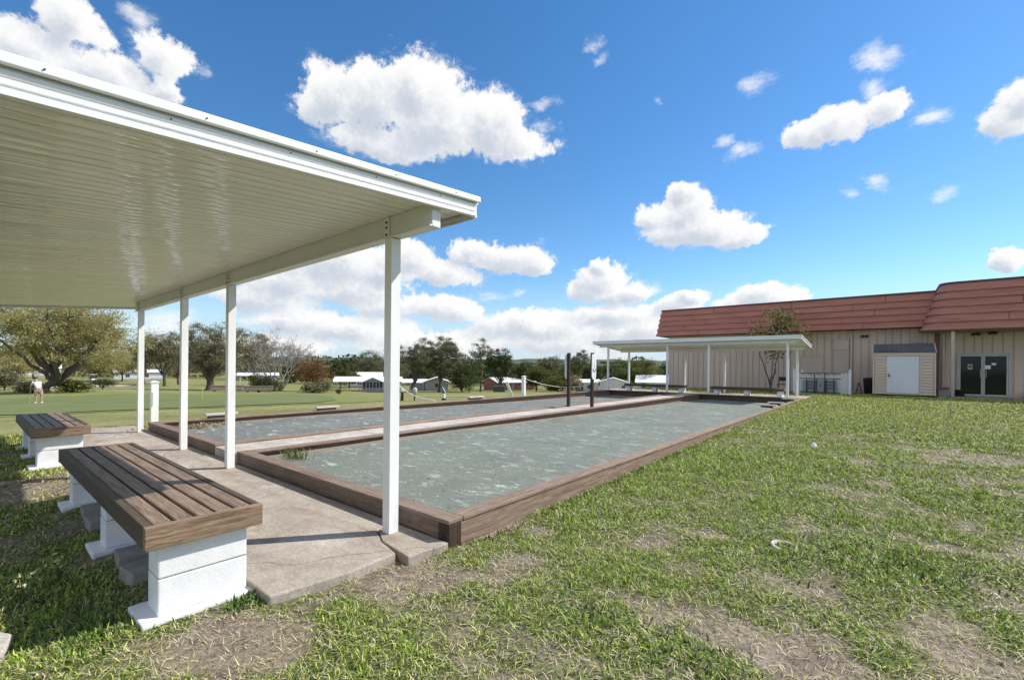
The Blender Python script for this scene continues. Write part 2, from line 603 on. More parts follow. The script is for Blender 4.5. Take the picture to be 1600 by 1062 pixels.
def concrete_mat(name, c0, c1, c2, stain, sc=1.0):
    m, nt, b = mat_new(name)
    v = coords(nt, (1, 1, 1), 'Position')
    f = noise(nt, v, 1.3 * sc, 7, .62)
    c = ramp(nt, f, [(.28, c0), (.5, c1), (.72, c2)])
    f2 = noise(nt, coords(nt, (.25, 1, 1), 'Position'), 3.2 * sc, 6, .7, 1.2)
    c = mixrgb(nt, ramp(nt, f2, [(.50, (0, 0, 0)), (.68, (.8,) * 3)]), c, stain)
    f3 = noise(nt, v, 55, 3, .7)
    c = mixrgb(nt, 1.0, c, ramp(nt, f3, [(.3, (.74,) * 3), (.7, (1.18,) * 3)]), 'MULTIPLY')
    f4 = noise(nt, coords(nt, (1, 1, 1), 'Position'), 9, 6, .75)
    c = mixrgb(nt, 1.0, c, ramp(nt, f4, [(.32, (.80,) * 3), (.68, (1.14,) * 3)]), 'MULTIPLY')
    vo = nt.nodes.new('ShaderNodeTexVoronoi')
    vo.feature = 'DISTANCE_TO_EDGE'
    vo.inputs['Scale'].default_value = .42
    wp = nt.nodes.new('ShaderNodeTexNoise')
    wp.inputs['Scale'].default_value = 1.7
    wp.inputs['Detail'].default_value = 6
    nt.links.new(v, wp.inputs['Vector'])
    wa = nt.nodes.new('ShaderNodeVectorMath')
    wa.operation = 'MULTIPLY_ADD'
    nt.links.new(wp.outputs['Color'], wa.inputs[0])
    wa.inputs[1].default_value = (.5, .5, 0)
    nt.links.new(v, wa.inputs[2])
    nt.links.new(wa.outputs[0], vo.inputs['Vector'])
    c = mixrgb(nt, ramp(nt, vo.outputs['Distance'], [(.0, (.75,) * 3), (.0035, (0, 0, 0))]), c, (.11, .09, .075))
    nt.links.new(c, b.inputs['Base Color'])
    b.inputs['Roughness'].default_value = .88
    b.inputs['Specular IOR Level'].default_value = .25
    bump(nt, b, f3, .35, .006)
    return m


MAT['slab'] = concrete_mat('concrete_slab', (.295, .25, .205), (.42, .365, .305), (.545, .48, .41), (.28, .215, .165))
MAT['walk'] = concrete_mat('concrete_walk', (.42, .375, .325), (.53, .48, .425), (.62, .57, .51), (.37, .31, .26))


def court_mat(name, hue):
    m, nt, b = mat_new(name)
    v = coords(nt, (1, 1, 1), 'Position')
    f = noise(nt, v, .9, 6, .6)
    base = [(.25, tuple(x * .80 for x in hue)), (.5, hue), (.75, tuple(x * 1.16 for x in hue))]
    c = ramp(nt, f, base)
    # pale worn streaks running across the court
    s1 = noise(nt, coords(nt, (.8, 1.9, 1), 'Position'), 3.4, 7, .66, 1.0)
    c = mixrgb(nt, ramp(nt, s1, [(.56, (0, 0, 0)), (.61, (.30,) * 3), (.70, (.95,) * 3)]), c, (.50, .52, .48))
    s2 = noise(nt, coords(nt, (.9, 2.2, 1), 'Position'), 8.5, 6, .65, .8)
    c = mixrgb(nt, ramp(nt, s2, [(.60, (0, 0, 0)), (.70, (.8,) * 3)]), c, (.54, .56, .52))
    # dark grit
    s3 = noise(nt, coords(nt, (1, 2.0, 1), 'Position'), 11, 4, .6)
    c = mixrgb(nt, ramp(nt, s3, [(.65, (0, 0, 0)), (.69, (1,) * 3)]), c, (.055, .062, .055))
    s4 = noise(nt, v, 70, 3, .7)
    c = mixrgb(nt, 1.0, c, ramp(nt, s4, [(.3, (.80,) * 3), (.7, (1.15,) * 3)]), 'MULTIPLY')
    # earth blown in along the edges
    at = nt.nodes.new('ShaderNodeAttribute')
    at.attribute_name = 'edge'
    md = nt.nodes.new('ShaderNodeMath')
    md.operation = 'MULTIPLY_ADD'
    nt.links.new(noise(nt, v, 2.3, 5, .65), md.inputs[0])
    md.inputs[1].default_value = 1.1
    nt.links.new(at.outputs['Fac'], md.inputs[2])
    c = mixrgb(nt, ramp(nt, md.outputs[0], [(.92, (0, 0, 0)), (1.15, (.9,) * 3)]), c, (.27, .205, .165))
    nt.links.new(c, b.inputs['Base Color'])
    b.inputs['Roughness'].default_value = .92
    b.inputs['Specular IOR Level'].default_value = .2
    bump(nt, b, s4, .5, .008)
    return m


MAT['court'] = court_mat('grey_green_clay', (.180, .200, .168))
MAT['court_b'] = court_mat('grey_clay', (.170, .180, .164))


# ---------------------------------------------------------------- terrain
def zt(x, y):
    x = np.asarray(x, dtype=float)
    y = np.asarray(y, dtype=float)
    a = np.maximum(0, -x - 12)
    g = np.clip((-x - 11.5) / 25, 0, 1)
    b = np.maximum(0, y - 10)
    right = np.clip((x + 2.75) / .3, 0, 1)
    far = np.clip((y - 21.3) / .5, 0, 1) * np.clip((x + 13) / 1.5, 0, 1)
    rise = np.maximum(np.clip((y - 3) / 11, 0, 1) * right, far)
    lawn = -.06 + .16 * rise
    lawn = lawn - .035 * (1 - right) * far
    lawn = lawn - .045 * np.clip((.66 - y) / .3, 0, 1) * np.clip((-2.85 - x) / .3, 0, 1) * np.clip((x + 9) / 2, 0, 1)
    return lawn - 3 * (1 - np.exp(-.06 * a / 3)) - 3.3 * (1 - np.exp(-.06 * b / 3.3)) * g


def h2(ix, iy, s):
    n = (ix.astype(np.int64) * 374761393 + iy.astype(np.int64) * 668265263 + s * 1442695041) & 0x7fffffff
    n = ((n ^ (n >> 13)) * 1274126177) & 0x7fffffff
    return ((n ^ (n >> 16)) & 0xffff) / 65535.0


def vn(x, y, s=0):
    x = np.asarray(x, dtype=float)
    y = np.asarray(y, dtype=float)
    ix, iy = np.floor(x), np.floor(y)
    fx, fy = x - ix, y - iy
    fx = fx * fx * (3 - 2 * fx)
    fy = fy * fy * (3 - 2 * fy)
    a, b = h2(ix, iy, s), h2(ix + 1, iy, s)
    c, d = h2(ix, iy + 1, s), h2(ix + 1, iy + 1, s)
    return (a * (1 - fx) + b * fx) * (1 - fy) + (c * (1 - fx) + d * fx) * fy


def fbm(x, y, s=0, o=4):
    t, amp, tot = 0, 1, 0
    for k in range(o):
        t = t + vn(x * 2 ** k, y * 2 ** k, s + k) * amp
        tot += amp
        amp *= .55
    return t / tot


# lush spots (+) and bare spots (-): x, y, radius, weight
SPOTS = [(-2.05, 4.69, .55, .5), (-2.1, 5.6, .6, .5), (-1.9, 6.9, .8, .5), (-1.53, 2.53, .28, .55), (-1.37, 2.07, .22, .5), (-1.22, 2.92, .22, .35),
         (-.80, 2.97, .22, .5), (.07, 4.09, .35, .55), (-1.28, 6.5, .8, .35), (-.3, 7.4, 1.2, .3), (-1.99, 1.24, .28, .4), (-.68, 2.23, .2, .45),
         (-2.35, 1.30, .2, .3), (-.33, 3.19, .3, -.55), (.06, 3.38, .35, -.5), (-.5, 2.5, .3, -.55), (-1.82, 1.68, .3, -.5), (.9, 9.5, .5, -.5),
         (0, 5.84, .5, -.45), (-.48, 10.6, .6, -.35), (-2.2, 1.54, .3, -.55), (-2.37, .92, .22, -1.0), (-2.53, .74, .15, -.9), (.47, 3.64, .3, -.5),
         (-1.46, 3.47, .35, -.4), (-2.2, 3.3, .4, .25), (-2.95, .78, .35, .55), (-3.3, .45, .3, .45), (-3.05, .3, .3, .3), (-5.6, .3, 1.2, .2), (-7.0, .5, .55, -.9), (-2.5, 1.7, .14, -.5),
         (-1.0, 14, 2.5, .25), (1, 19, 3, .3), (-1, 24, 3, .35)]


def lush(x, y):
    v = .57 + 1.5 * (fbm(x * 3.6, y * 3.6, 3, 4) - .5) + .6 * (fbm(x * .5, y * .5, 11, 3) - .5) + .22 * np.clip((np.hypot(x, y) - 5) / 8, 0, 1)
    for (cx, cy, r, w) in SPOTS:
        v = v + (w if w < -.8 else w * (.72 if w > 0 else .42)) * np.exp(-((x - cx) ** 2 + (y - cy) ** 2) / (r * r))
    return np.clip(v, 0, 1)


def axis(dense, lo, hi, step, out):
    a = list(np.arange(lo, hi, step)) if not dense else dense
    up, d = [a[-1]], step
    while up[-1] < out:
        d *= 1.14
        up.append(up[-1] + d)
    dn, d = [a[0]], step
    while dn[-1] > -out:
        d *= 1.14
        dn.append(dn[-1] - d)
    return np.array(dn[::-1][:-1] + list(a) + up[1:])


def ground():
    xs = axis(list(np.arange(-14, -4, .2)) + list(np.arange(-4, 2.5, .07)) + list(np.arange(2.5, 8, .2)), 0, 0, .2, 2500)
    ys = axis(list(np.arange(-1, 7, .07)) + list(np.arange(7, 31, .2)), 0, 0, .2, 2500)
    X, Y = np.meshgrid(xs, ys)
    near = np.exp(-(np.hypot(X, Y) / 40) ** 2)
    L = lush(X, Y)
    Z = zt(X, Y) + near * (.030 * (fbm(X * 1.6, Y * 1.6, 21, 4) - .5) + .014 * (fbm(X * 9, Y * 9, 31, 2) - .5)) + near * .02 * (L - .5)
    Z = Z + np.clip((np.hypot(X, Y) - 20) / 60, 0, 1) * .5 * (fbm(X * .035, Y * .035, 51, 3) - .5)
    Z = np.where((X > -11.1) & (X < -2.62) & (Y > 2.0) & (Y < 21.5), np.minimum(Z, -.40), Z)
    V = np.stack([X, Y, Z], -1).reshape(-1, 3)
    ny, nx = X.shape
    i = np.arange(ny * nx).reshape(ny, nx)
    q = np.stack([i[:-1, :-1], i[:-1, 1:], i[1:, 1:], i[1:, :-1]], -1).reshape(-1, 4)
    yard = np.clip((X + 12.2) / .8, 0, 1)
    return V, q, L.ravel(), yard.ravel()


def ground_mat():
    m, nt, b = mat_new('lawn_soil')
    v = coords(nt, (1, 1, 1), 'Position')

    def attr(n):
        a = nt.nodes.new('ShaderNodeAttribute')
        a.attribute_name = n
        return a.outputs['Fac']
    f = noise(nt, v, 7, 7, .7)
    soil = ramp(nt, f, [(.28, (.10, .075, .058)), (.5, (.21, .165, .138)), (.72, (.40, .335, .29))])
    straw = ramp(nt, noise(nt, v, 30, 6, .75), [(.3, (.10, .085, .05)), (.5, (.26, .22, .145)), (.7, (.45, .39, .28))])
    c = mixrgb(nt, ramp(nt, noise(nt, v, 3, 5, .65), [(.38, (0, 0, 0)), (.58, (1,) * 3)]), soil, straw)
    green = ramp(nt, noise(nt, v, 22, 6, .75), [(.3, (.030, .042, .012)), (.5, (.085, .115, .030)), (.72, (.19, .22, .075))])
    ad = nt.nodes.new('ShaderNodeMath')
    ad.operation = 'MULTIPLY_ADD'
    nt.links.new(f, ad.inputs[0])
    ad.inputs[1].default_value = .5
    nt.links.new(attr('lush'), ad.inputs[2])
    c = mixrgb(nt, ramp(nt, ad.outputs[0], [(.56, (0, 0, 0)), (.86, (.92,) * 3)]), c, green)
    # the golf course: mown, tawny winter turf
    g1 = noise(nt, v, .16, 5, .6)
    turf = ramp(nt, g1, [(.30, (.16, .17, .060)), (.48, (.215, .215, .082)), (.62, (.265, .25, .11)), (.78, (.31, .275, .145))])
    g2 = noise(nt, v, 5, 6, .75)
    turf = mixrgb(nt, 1.0, turf, ramp(nt, g2, [(.3, (.66,) * 3), (.7, (1.32,) * 3)]), 'MULTIPLY')
    c = mixrgb(nt, attr('yard'), turf, c)
    nt.links.new(c, b.inputs['Base Color'])
    b.inputs['Roughness'].default_value = .95
    b.inputs['Specular IOR Level'].default_value = .1
    bump(nt, b, noise(nt, v, 40, 5, .7), .7, .02)
    return m


GV, GQ, GL, GY = ground()
g = np_mesh('ground', GV, GQ, mat=ground_mat(), smooth=True, attrs={'lush': GL, 'yard': GY})
tag(g, 'lawn and golf course turf around the courts', 'ground', kind='structure')


def draped(name, label, poly, mat_, lift, step=1.0, cat='turf'):
    """a sheet following the terrain inside a ground polygon"""
    bm = bmesh.new()
    vs = [bm.verts.new((x, y, 0)) for x, y in poly]
    f = bm.faces.new(vs)
    xs = [p[0] for p in poly]
    ys = [p[1] for p in poly]
    for ax, lo, hi in ((0, min(xs), max(xs)), (1, min(ys), max(ys))):
        k = lo + step
        while k < hi:
            co = (k, 0, 0) if ax == 0 else (0, k, 0)
            no = (1, 0, 0) if ax == 0 else (0, 1, 0)
            bmesh.ops.bisect_plane(bm, geom=bm.verts[:] + bm.edges[:] + bm.faces[:], plane_co=co, plane_no=no)
            k += step
    X = np.array([v.co.x for v in bm.verts])
    Y = np.array([v.co.y for v in bm.verts])
    Z = zt(X, Y) + np.clip((np.hypot(X, Y) - 20) / 60, 0, 1) * .5 * (fbm(X * .035, Y * .035, 51, 3) - .5) + lift
    for v, z in zip(bm.verts, Z):
        v.co.z = z
    bmesh.ops.recalc_face_normals(bm, faces=bm.faces)
    me = bpy.data.meshes.new(name)
    bm.to_mesh(me)
    bm.free()
    if me.polygons and me.polygons[0].normal.z < 0:
        me.flip_normals()
    me.materials.append(mat_)
    o = bpy.data.objects.new(name, me)
    COL.objects.link(o)
    return tag(o, label, cat, kind='structure')


def smooth_poly(pts, n=6):
    out = []
    k = len(pts)
    for i in range(k):
        p0, p1, p2, p3 = (pts[(i + j - 1) % k] for j in range(4))
        for t in np.linspace(0, 1, n, endpoint=False):
            out.append(tuple(.5 * ((2 * b) + (-a + c) * t + (2 * a - 5 * b + 4 * c - d) * t * t + (-a + 3 * b - 3 * c + d) * t ** 3)
                             for a, b, c, d in zip(p0, p1, p2, p3)))
    return out


MAT['green'] = M('putting_green_turf', [(.3, (.125, .150, .055)), (.5, (.15, .175, .068)), (.7, (.17, .19, .08))], .5, rough=.95, kind='Position', spec=.1, bmp=.3, bscale=30)
MAT['collar'] = M('green_collar_turf', [(.3, (.16, .19, .055)), (.7, (.21, .23, .085))], .6, rough=.95, kind='Position', spec=.1, bmp=.3, bscale=20)
MAT['tan_path'] = M('sandy_path', [(.3, (.36, .30, .21)), (.7, (.48, .41, .31))], .8, rough=.95, kind='Position')
draped('putting_green', 'smooth putting green where the golfer stands', smooth_poly([(-27.3, .5), (-25.2, 4.5), (-22.9, 8.2), (-22.2, 11.2), (-28, 15.2), (-40, 22.5), (-52, 28.8), (-62, 33), (-70, 33), (-66, 22), (-60, 10), (-55, 0), (-40, -3)]), MAT['green'], .05)
draped('green_collar', 'lighter mown collar around the putting green', smooth_poly([(-26.6, -2), (-24.3, 4.5), (-21.6, 8.4), (-20.2, 12.2), (-25, 17.5), (-38, 27), (-52, 33.5), (-64, 37.5), (-74, 36), (-70, 22), (-64, 9), (-58, -2), (-40, -6)]), MAT['collar'], .02)
draped('cart_path', 'pale sandy cart path below the white houses', [(-60, 36.5), (-58, 42), (-50, 50), (-42, 56), (-41, 54.6), (-49, 48.3), (-56.5, 40.3), (-58.5, 36)], MAT['tan_path'], .06)
draped('dirt_track', 'bare dirt track beyond the big tree', [(-95, 5), (-112, 14), (-130, 20), (-128, 25), (-108, 17), (-93, 7)], MAT['tan_path'], .06, step=3)


# ---------------------------------------------------------------- concrete, courts, kerbs
def slab_obj(name, label, x0, x1, y0, y1, z0, z1, mat_, bev=.012, cat='paving', poly=None):
    mb = MB()
    if poly:
        mb.prism([(x, y, z0) for x, y in poly], (0, 0, z1 - z0))
    else:
        mb.box(x0, x1, y0, y1, z0, z1)
    o = mb.build(name, mat_, None, bev)
    return tag(o, label, cat, kind='structure')


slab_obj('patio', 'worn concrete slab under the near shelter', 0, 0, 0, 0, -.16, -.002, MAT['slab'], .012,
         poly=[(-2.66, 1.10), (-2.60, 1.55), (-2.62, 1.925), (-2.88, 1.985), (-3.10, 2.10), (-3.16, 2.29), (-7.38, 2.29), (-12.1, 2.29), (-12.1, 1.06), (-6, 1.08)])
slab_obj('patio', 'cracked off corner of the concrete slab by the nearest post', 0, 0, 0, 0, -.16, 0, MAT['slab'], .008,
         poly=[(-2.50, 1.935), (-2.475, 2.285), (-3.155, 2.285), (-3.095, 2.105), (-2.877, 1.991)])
# raised walk between the courts, cast in lengths
wz = [2.30, 4.55, 7.2, 9.9, 12.6, 15.3, 18.3, 21.38]
mb = MB()
for a, b in zip(wz, wz[1:]):
    mb.box(-7.40, -6.60, a, b - .012, -.3, .118)
tag(mb.build('walkway', MAT['walk'], None, .008), 'pale concrete walk between the two courts', 'path', kind='structure')
slab_obj('far_patio', 'concrete floor of the far shelter', -12.3, -2.35, 21.48, 24.6, -.12, .085, MAT['slab'])
slab_obj('entrance_pad', 'concrete pad outside the glass doors', 1.9, 6.5, 28.2, 30.2, -.1, .125, MAT['slab'])


def fall(y):
    return -.15 * np.clip((np.asarray(y, float) - 6) / 15, 0, 1)


def court(name, label, x0, x1, y0, y1, z, mat_):
    nx, ny = 40, 180
    xs, ys = np.linspace(x0, x1, nx), np.linspace(y0, y1, ny)
    X, Y = np.meshgrid(xs, ys)
    Z = z + fall(Y) + .018 * (fbm(X * 1.1, Y * 1.5, 71, 4) - .5)
    e = np.minimum(np.minimum(X - x0, x1 - X) / .55, np.minimum(Y - y0, y1 - Y) / .8)
    E_ = np.clip(1 - e, 0, 1) * .62
    E_ = E_ * np.where((X - x0) / .6 < 1, 1.0, .70)      # more earth along the west edge
    Z = Z + .03 * np.clip(E_ - .2, 0, 1)
    i = np.arange(nx * ny).reshape(ny, nx)
    q = np.stack([i[:-1, :-1], i[:-1, 1:], i[1:, 1:], i[1:, :-1]], -1).reshape(-1, 4)
    o = np_mesh(name, np.stack([X, Y, Z], -1).reshape(-1, 3), q, mat=mat_, smooth=True, attrs={'edge': E_.ravel()})
    return tag(o, label, 'court', kind='structure')


court('court_surface', 'grey green clay court with pale streaks, nearer the lawn', -6.50, -2.60, 2.36, 21.4, .045, MAT['court'])
court('court_surface', 'plain grey clay court beside the golf course', -11.02, -7.48, 2.36, 21.4, .03, MAT['court_b'])


def kerb(label, x0, x1, y0, y1, right_low):
    """timber border of one court: plank walls with flat cap boards"""
    t = wthing('court_border', label, 'court border', (x0, y0, 0), 'timber borders of the two courts')
    zt_, zc = .150, .118
    w = .15

    def caps(run, pts, fixed):
        mb = MB()
        for a, b in zip(pts, pts[1:]):
            if run == 'y':
                mb.box(fixed[0], fixed[1], a + .003, b - .003, zc, zt_ + random.uniform(-.003, .003))
            else:
                mb.box(a + .003, b - .003, fixed[0], fixed[1], zc, zt_)
        return mb
    ysplit = [y0 + w, y0 + 2.4, y0 + 5.6, y0 + 8.8, y0 + 12.2, y0 + 15.6, y1 - w]
    side = MB()
    side.box(x1 - .05, x1 - .008, y0 + .012, y1, -.32, zc - .004)
    side.build('side_plank', MAT['kerb_y'], t, .004)
    side = MB()
    side.box(x0 + .008, x0 + .05, y0 + .012, y1, -.32, zc - .004)
    side.build('side_plank', MAT['kerb_y'], t, .004)
    fr = MB()
    fr.box(x0, x1 - .09, y0 + .02, y0 + .06, -.05, zc - .004)
    fr.build('end_plank', MAT['kerb_x'], t, .004)
    fr = MB()
    fr.box(x0, x1, y1 - .06, y1 - .012, -.34, zc - .004)
    fr.build('end_plank', MAT['bench_side'], t, .004)  # darker brown at this end: the far shelter's shade put into the colour
    caps('y', ysplit, (x1 - w, x1)).build('cap_board', MAT['kerb_y'], t, .006)
    caps('y', ysplit, (x0, x0 + w)).build('cap_board', MAT['kerb_y'], t, .006)
    caps('x', [x0, x0 + (x1 - x0) * .55, x1], (y0, y0 + w)).build('cap_board', MAT['kerb_x'], t, .006)
    caps('x', [x0, x1], (y1 - w, y1)).build('cap_board', MAT['kerb_x'], t, .006)
    if right_low:
        mb = MB()
        mb.box(x1 - .125, x1 - .004, y0 + .004, y0 + .135, -.20, zc - .002)
        mb.build('corner_post', MAT['dark_wood'], t, .006)
    return t


kerb('brown timber border around the court next to the lawn', -6.60, -2.49, 2.30, 21.48, True)
kerb('brown timber border around the court next to the golf course', -11.12, -7.40, 2.30, 21.48, False)


# ---------------------------------------------------------------- shelters
def shelter(label, loc, flip, posts, back, x0, x1, bolts=True):
    """lean-to shelter; local frame: +y towards the court, the high side. x positions local."""
    t = thing('picnic_shelter', label, 'shelter', loc, math.pi if flip else 0, 'shelters at the two ends of the courts')
    S = .083
    yf, yb = .36, -2.9                       # roof edges (0 = post line)

    def cz(y):                               # ceiling height
        return 2.460 + S * y
    W = MAT['white_metal']
    # ribbed ceiling pans, ribs running with the fall
    prof = []
    x = x0 + .03
    k = 0
    while x < x1 - .03:
        tl = random.uniform(-.0022, .0022)           # every pan hangs a little differently
        for (dx, dz) in ((0, 0), (.010, -.0008 - tl * .8), (.033, -.0022 - tl * .4), (.056, -.0022 + tl * .4), (.078, -.0008 + tl * .8), (.090, 0), (.092, .008), (.0965, .008)):
            if k % 3 == 2 and dz > .007:
                dz = .018
            if x + dx < x1 - .02:
                prof.append((x + dx, yb + .03, cz(yb + .03) + dz))
        x += .098
        k += 1
    L = yf - yb - .06
    mb = MB()
    mb.strip(prof, (0, L, S * L))
    c = mb.build('ceiling', MAT['ceiling'], t)
    # roof deck
    mb = MB()
    mb.prism([(x0, yb, cz(yb) + .055), (x1, yb, cz(yb) + .055), (x1, yb, cz(yb) + .10), (x0, yb, cz(yb) + .10)], (0, yf - yb, S * (yf - yb)))
    mb.build('roof_deck', W, t)
    # rake fascia: lip cap and three stepped bands
    for sx, xe in ((1, x1), (-1, x0)):
        pr2 = [(xe + sx * dx, yb, cz(yb) + dz) for dx, dz in ((-.03, .110), (.040, .109), (.043, .068), (.030, .062), (.024, .070), (-.03, .070))]
        face = [(-.012, .066), (.004, .066), (.004, .055), (.018, .052), (.018, .034), (.004, .030), (.004, .025), (.022, .021), (.022, .000), (.006, -.004), (.006, -.009), (.027, -.013), (.027, -.040), (-.012, -.040)]
        pr = [(xe + sx * dx, yb, cz(yb) + dz) for dx, dz in face]
        mb = MB()
        mb.prism(pr, (0, yf - yb, S * (yf - yb)))
        f = mb.build('rake_fascia', MAT['fascia'], t)
        mb = MB()
        mb.prism(pr2, (0, yf - yb + .03, S * (yf - yb + .03)))
        mb.build('rake_cap', MAT['fascia'], t, .004)
        if bolts and sx > 0:
            y = yb + .3
            while y < yf:
                z = cz(y)
                for yy, dx, dz in ((y, .019, .043), (y + .13, .0425, .095)):
                    MB().tube([(xe + dx - .003, yy, z + dz), (xe + dx + .005, yy, z + dz)], .0036, 6).build('screw', MAT['bolt'], f)
                y += .52
    # front and rear edge trim
    for ye, sy, nm in ((yf, 1, 'front_fascia'), (yb, -1, 'rear_fascia')):
        mb = MB()
        z = cz(ye)
        P = [(-.012, .115), (.035, .115), (.035, .06), (.018, .055), (.018, -.02), (.022, -.024), (.022, -.045), (-.03, -.045), (-.03, -.038), (-.012, -.036)]
        mb.prism([(x0 - .01, ye + sy * dy, z + dz) for dy, dz in P], (x1 - x0 + .02, 0, 0))
        mb.build(nm, MAT['fascia'], t)
    mb = MB()
    mb.box(x0 + .02, x1 - .02, yf - .030, yf + .012, cz(yf) - .052, cz(yf) - .0475)
    mb.build('drip_edge', MAT['rust_trim'], t)
    # beams on the post lines
    for yl, nm in ((0, 'beam'), (back[1], 'beam')):
        pl = posts if yl == 0 else back[0]
        zt_ = cz(yl) - .004
        zb = zt_ - .165
        a, b = min(pl) - .30, max(pl) + .50
        mb = MB()
        mb.box(a, b, yl - .030, yl + .048, zb, zt_)
        mb.box(a, b, yl - .050, yl - .032, zb - .004, zb + .010)
        mb.build(nm, W, t, .004)
    # posts
    for yl, pl in ((0, posts), (back[1], back[0])):
        for px in pl:
            base = 0.0
            mb = MB()
            h = .0435
            mb.box(px - h, px + h, yl - .0435, yl + .0435, base, cz(yl) - .175)
            mb.box(px - h, px + .004, yl - .0445, yl - .0325, cz(yl) - .173, cz(yl) - .006)
            p = mb.build('post', MAT['post_paint'], t, .003)
            if bolts:
                for dz in (-.05, -.09, -.145):
                    MB().tube([(px - .018, yl - .044, cz(yl) + dz), (px - .018, yl - .054, cz(yl) + dz)], .0085, 8).build('bolt', MAT['bolt'], p)
    return t


near = shelter('white metal shelter in the foreground, over the two near benches', (-2.98, 2.135, 0), False, [0, -3.36, -5.25, -7.88], ([0, -3.36, -7.88], -2.6), -9.22, .53)
farS = shelter('white metal shelter at the far end of the courts, before the building', (-7.17, 21.60, .085), True, [-4.07, -.97, .94, 4.08], ([-4.10, -1.04, .90, 4.03], -2.4), -4.56, 4.78, bolts=False)
for ch in farS.children:
    if ch.name.startswith('post') or ch.name.startswith('beam') or 'fascia' in ch.name:
        pass


# ---------------------------------------------------------------- benches
def bench(label, loc, rz, L, rests, first=None):
    """long slatted bench on block piers; local x along the bench, y across, z=0 ground"""
    t = thing('slat_bench', label, 'bench', loc, rz, 'brown slatted benches on white blocks')
    W, T, H = .56, .46 - loc[2], .118
    zt_ = T
    mb = MB()
    sw, gap = (W - .08 - .006 * 2 - .017 * 4) / 5, .017
    y = -W / 2 + .04 + .006
    for k in range(5):
        mb.box(.041, L - .041, y, y + sw, zt_ - .036, zt_ - random.uniform(0, .003))
        y += sw + gap
    seat = mb.build('seat', MAT['bench_x'], t, .007)
    if loc[0] > -3:
        y = -W / 2 + .046
        for k in range(5):
            for dx, f in ((.085, .25), (.088, .75)):
                MB().lathe((dx, y + sw * f, zt_ - .0035), [(.0045, 0), (.0045, .0022)], 8).build('screw', MAT['bolt'], seat)
            y += sw + gap
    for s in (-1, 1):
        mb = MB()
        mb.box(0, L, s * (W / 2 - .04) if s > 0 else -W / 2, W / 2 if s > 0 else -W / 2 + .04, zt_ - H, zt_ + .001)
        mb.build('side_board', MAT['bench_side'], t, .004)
    for xa in (0, L - .038):
        mb = MB()
        mb.box(xa - (.004 if xa == 0 else 0), xa + .038 + (.004 if xa else 0), -W / 2 - .002, W / 2 + .002, zt_ - H - .002, zt_ + .002)
        mb.build('end_board', MAT['bench_end'], t, .004)
    mb = MB()
    mb.box(.05, L - .05, -W / 2 + .05, W / 2 - .05, zt_ - .06, zt_ - .040)
    mb.build('under_frame', MAT['dark_wood'], t)
    for px in rests:
        mb = MB()
        mb.box(px, px + .195, -.215, .215, .051, .045 + .2)
        mb.box(px + .001, px + .194, -.2145, .2145, .049 + .2, zt_ - H - .003)
        p = mb.build('pier', MAT['block'], t, .007)
        mb = MB()
        mb.box(px + .004, px + .190, -.211, .211, .244, .250)
        mb.build('mortar_joint', MAT['raw_block'], p)
        mb = MB()
        mb.box(px - .05, px + .26, -.30, .29, -.06, .050)
        mb.build('footing', MAT['block'], p, .008)
    return t


# near ends face the lawn; local x runs towards -X (rotated half a turn)
bench('long bench closest to the camera, near end board in full sun', (-2.89, .872, -.085), math.pi, 3.26, [.05, 1.42, 2.96])
bench('bench farther left under the near shelter, golf green behind it', (-8.25, .82, -.085), math.pi, 2.45, [.08, 1.12, 2.15])
bench('right hand bench of the far shelter, in front of the beige wall', (-3.33, 22.75, .03), math.pi, 3.05, [.10, 1.42, 2.72])
bench('left hand bench of the far shelter, white houses seen past it', (-7.60, 22.75, .03), math.pi, 3.15, [.10, 1.45, 2.85])

# loose concrete blocks lying between the piers
for (x, y, rz, lab) in ((-3.62, .83, .15, 'tilted concrete block next to the near pier of the closest bench'), (-3.95, .85, -.05, 'flat concrete block behind the near pier, under the closest bench'),
                        (-5.02, .84, .06, 'concrete block beside the middle pier of the closest bench'), (-5.42, .86, -.04, 'concrete block between middle and far pier of the closest bench')):
    t = MB().box(-.10, .10, -.19, .19, -.05, .11).build('concrete_block', MAT['raw_block'], None, .01)
    t.location = (x, y, -.075)
    t.rotation_euler = (.03, .04, rz)
    tag(t, lab, 'block', 'loose concrete blocks under the bench')


# ---------------------------------------------------------------- things on and beside the courts
MAT['score_white'] = M('score_board_paint', [(.3, (.70, .69, .66)), (.6, (.82, .82, .80))], 6, rough=.5)
MAT['ink'] = M('faded_black_paint', [(.03, .03, .03)], 20, rough=.7)


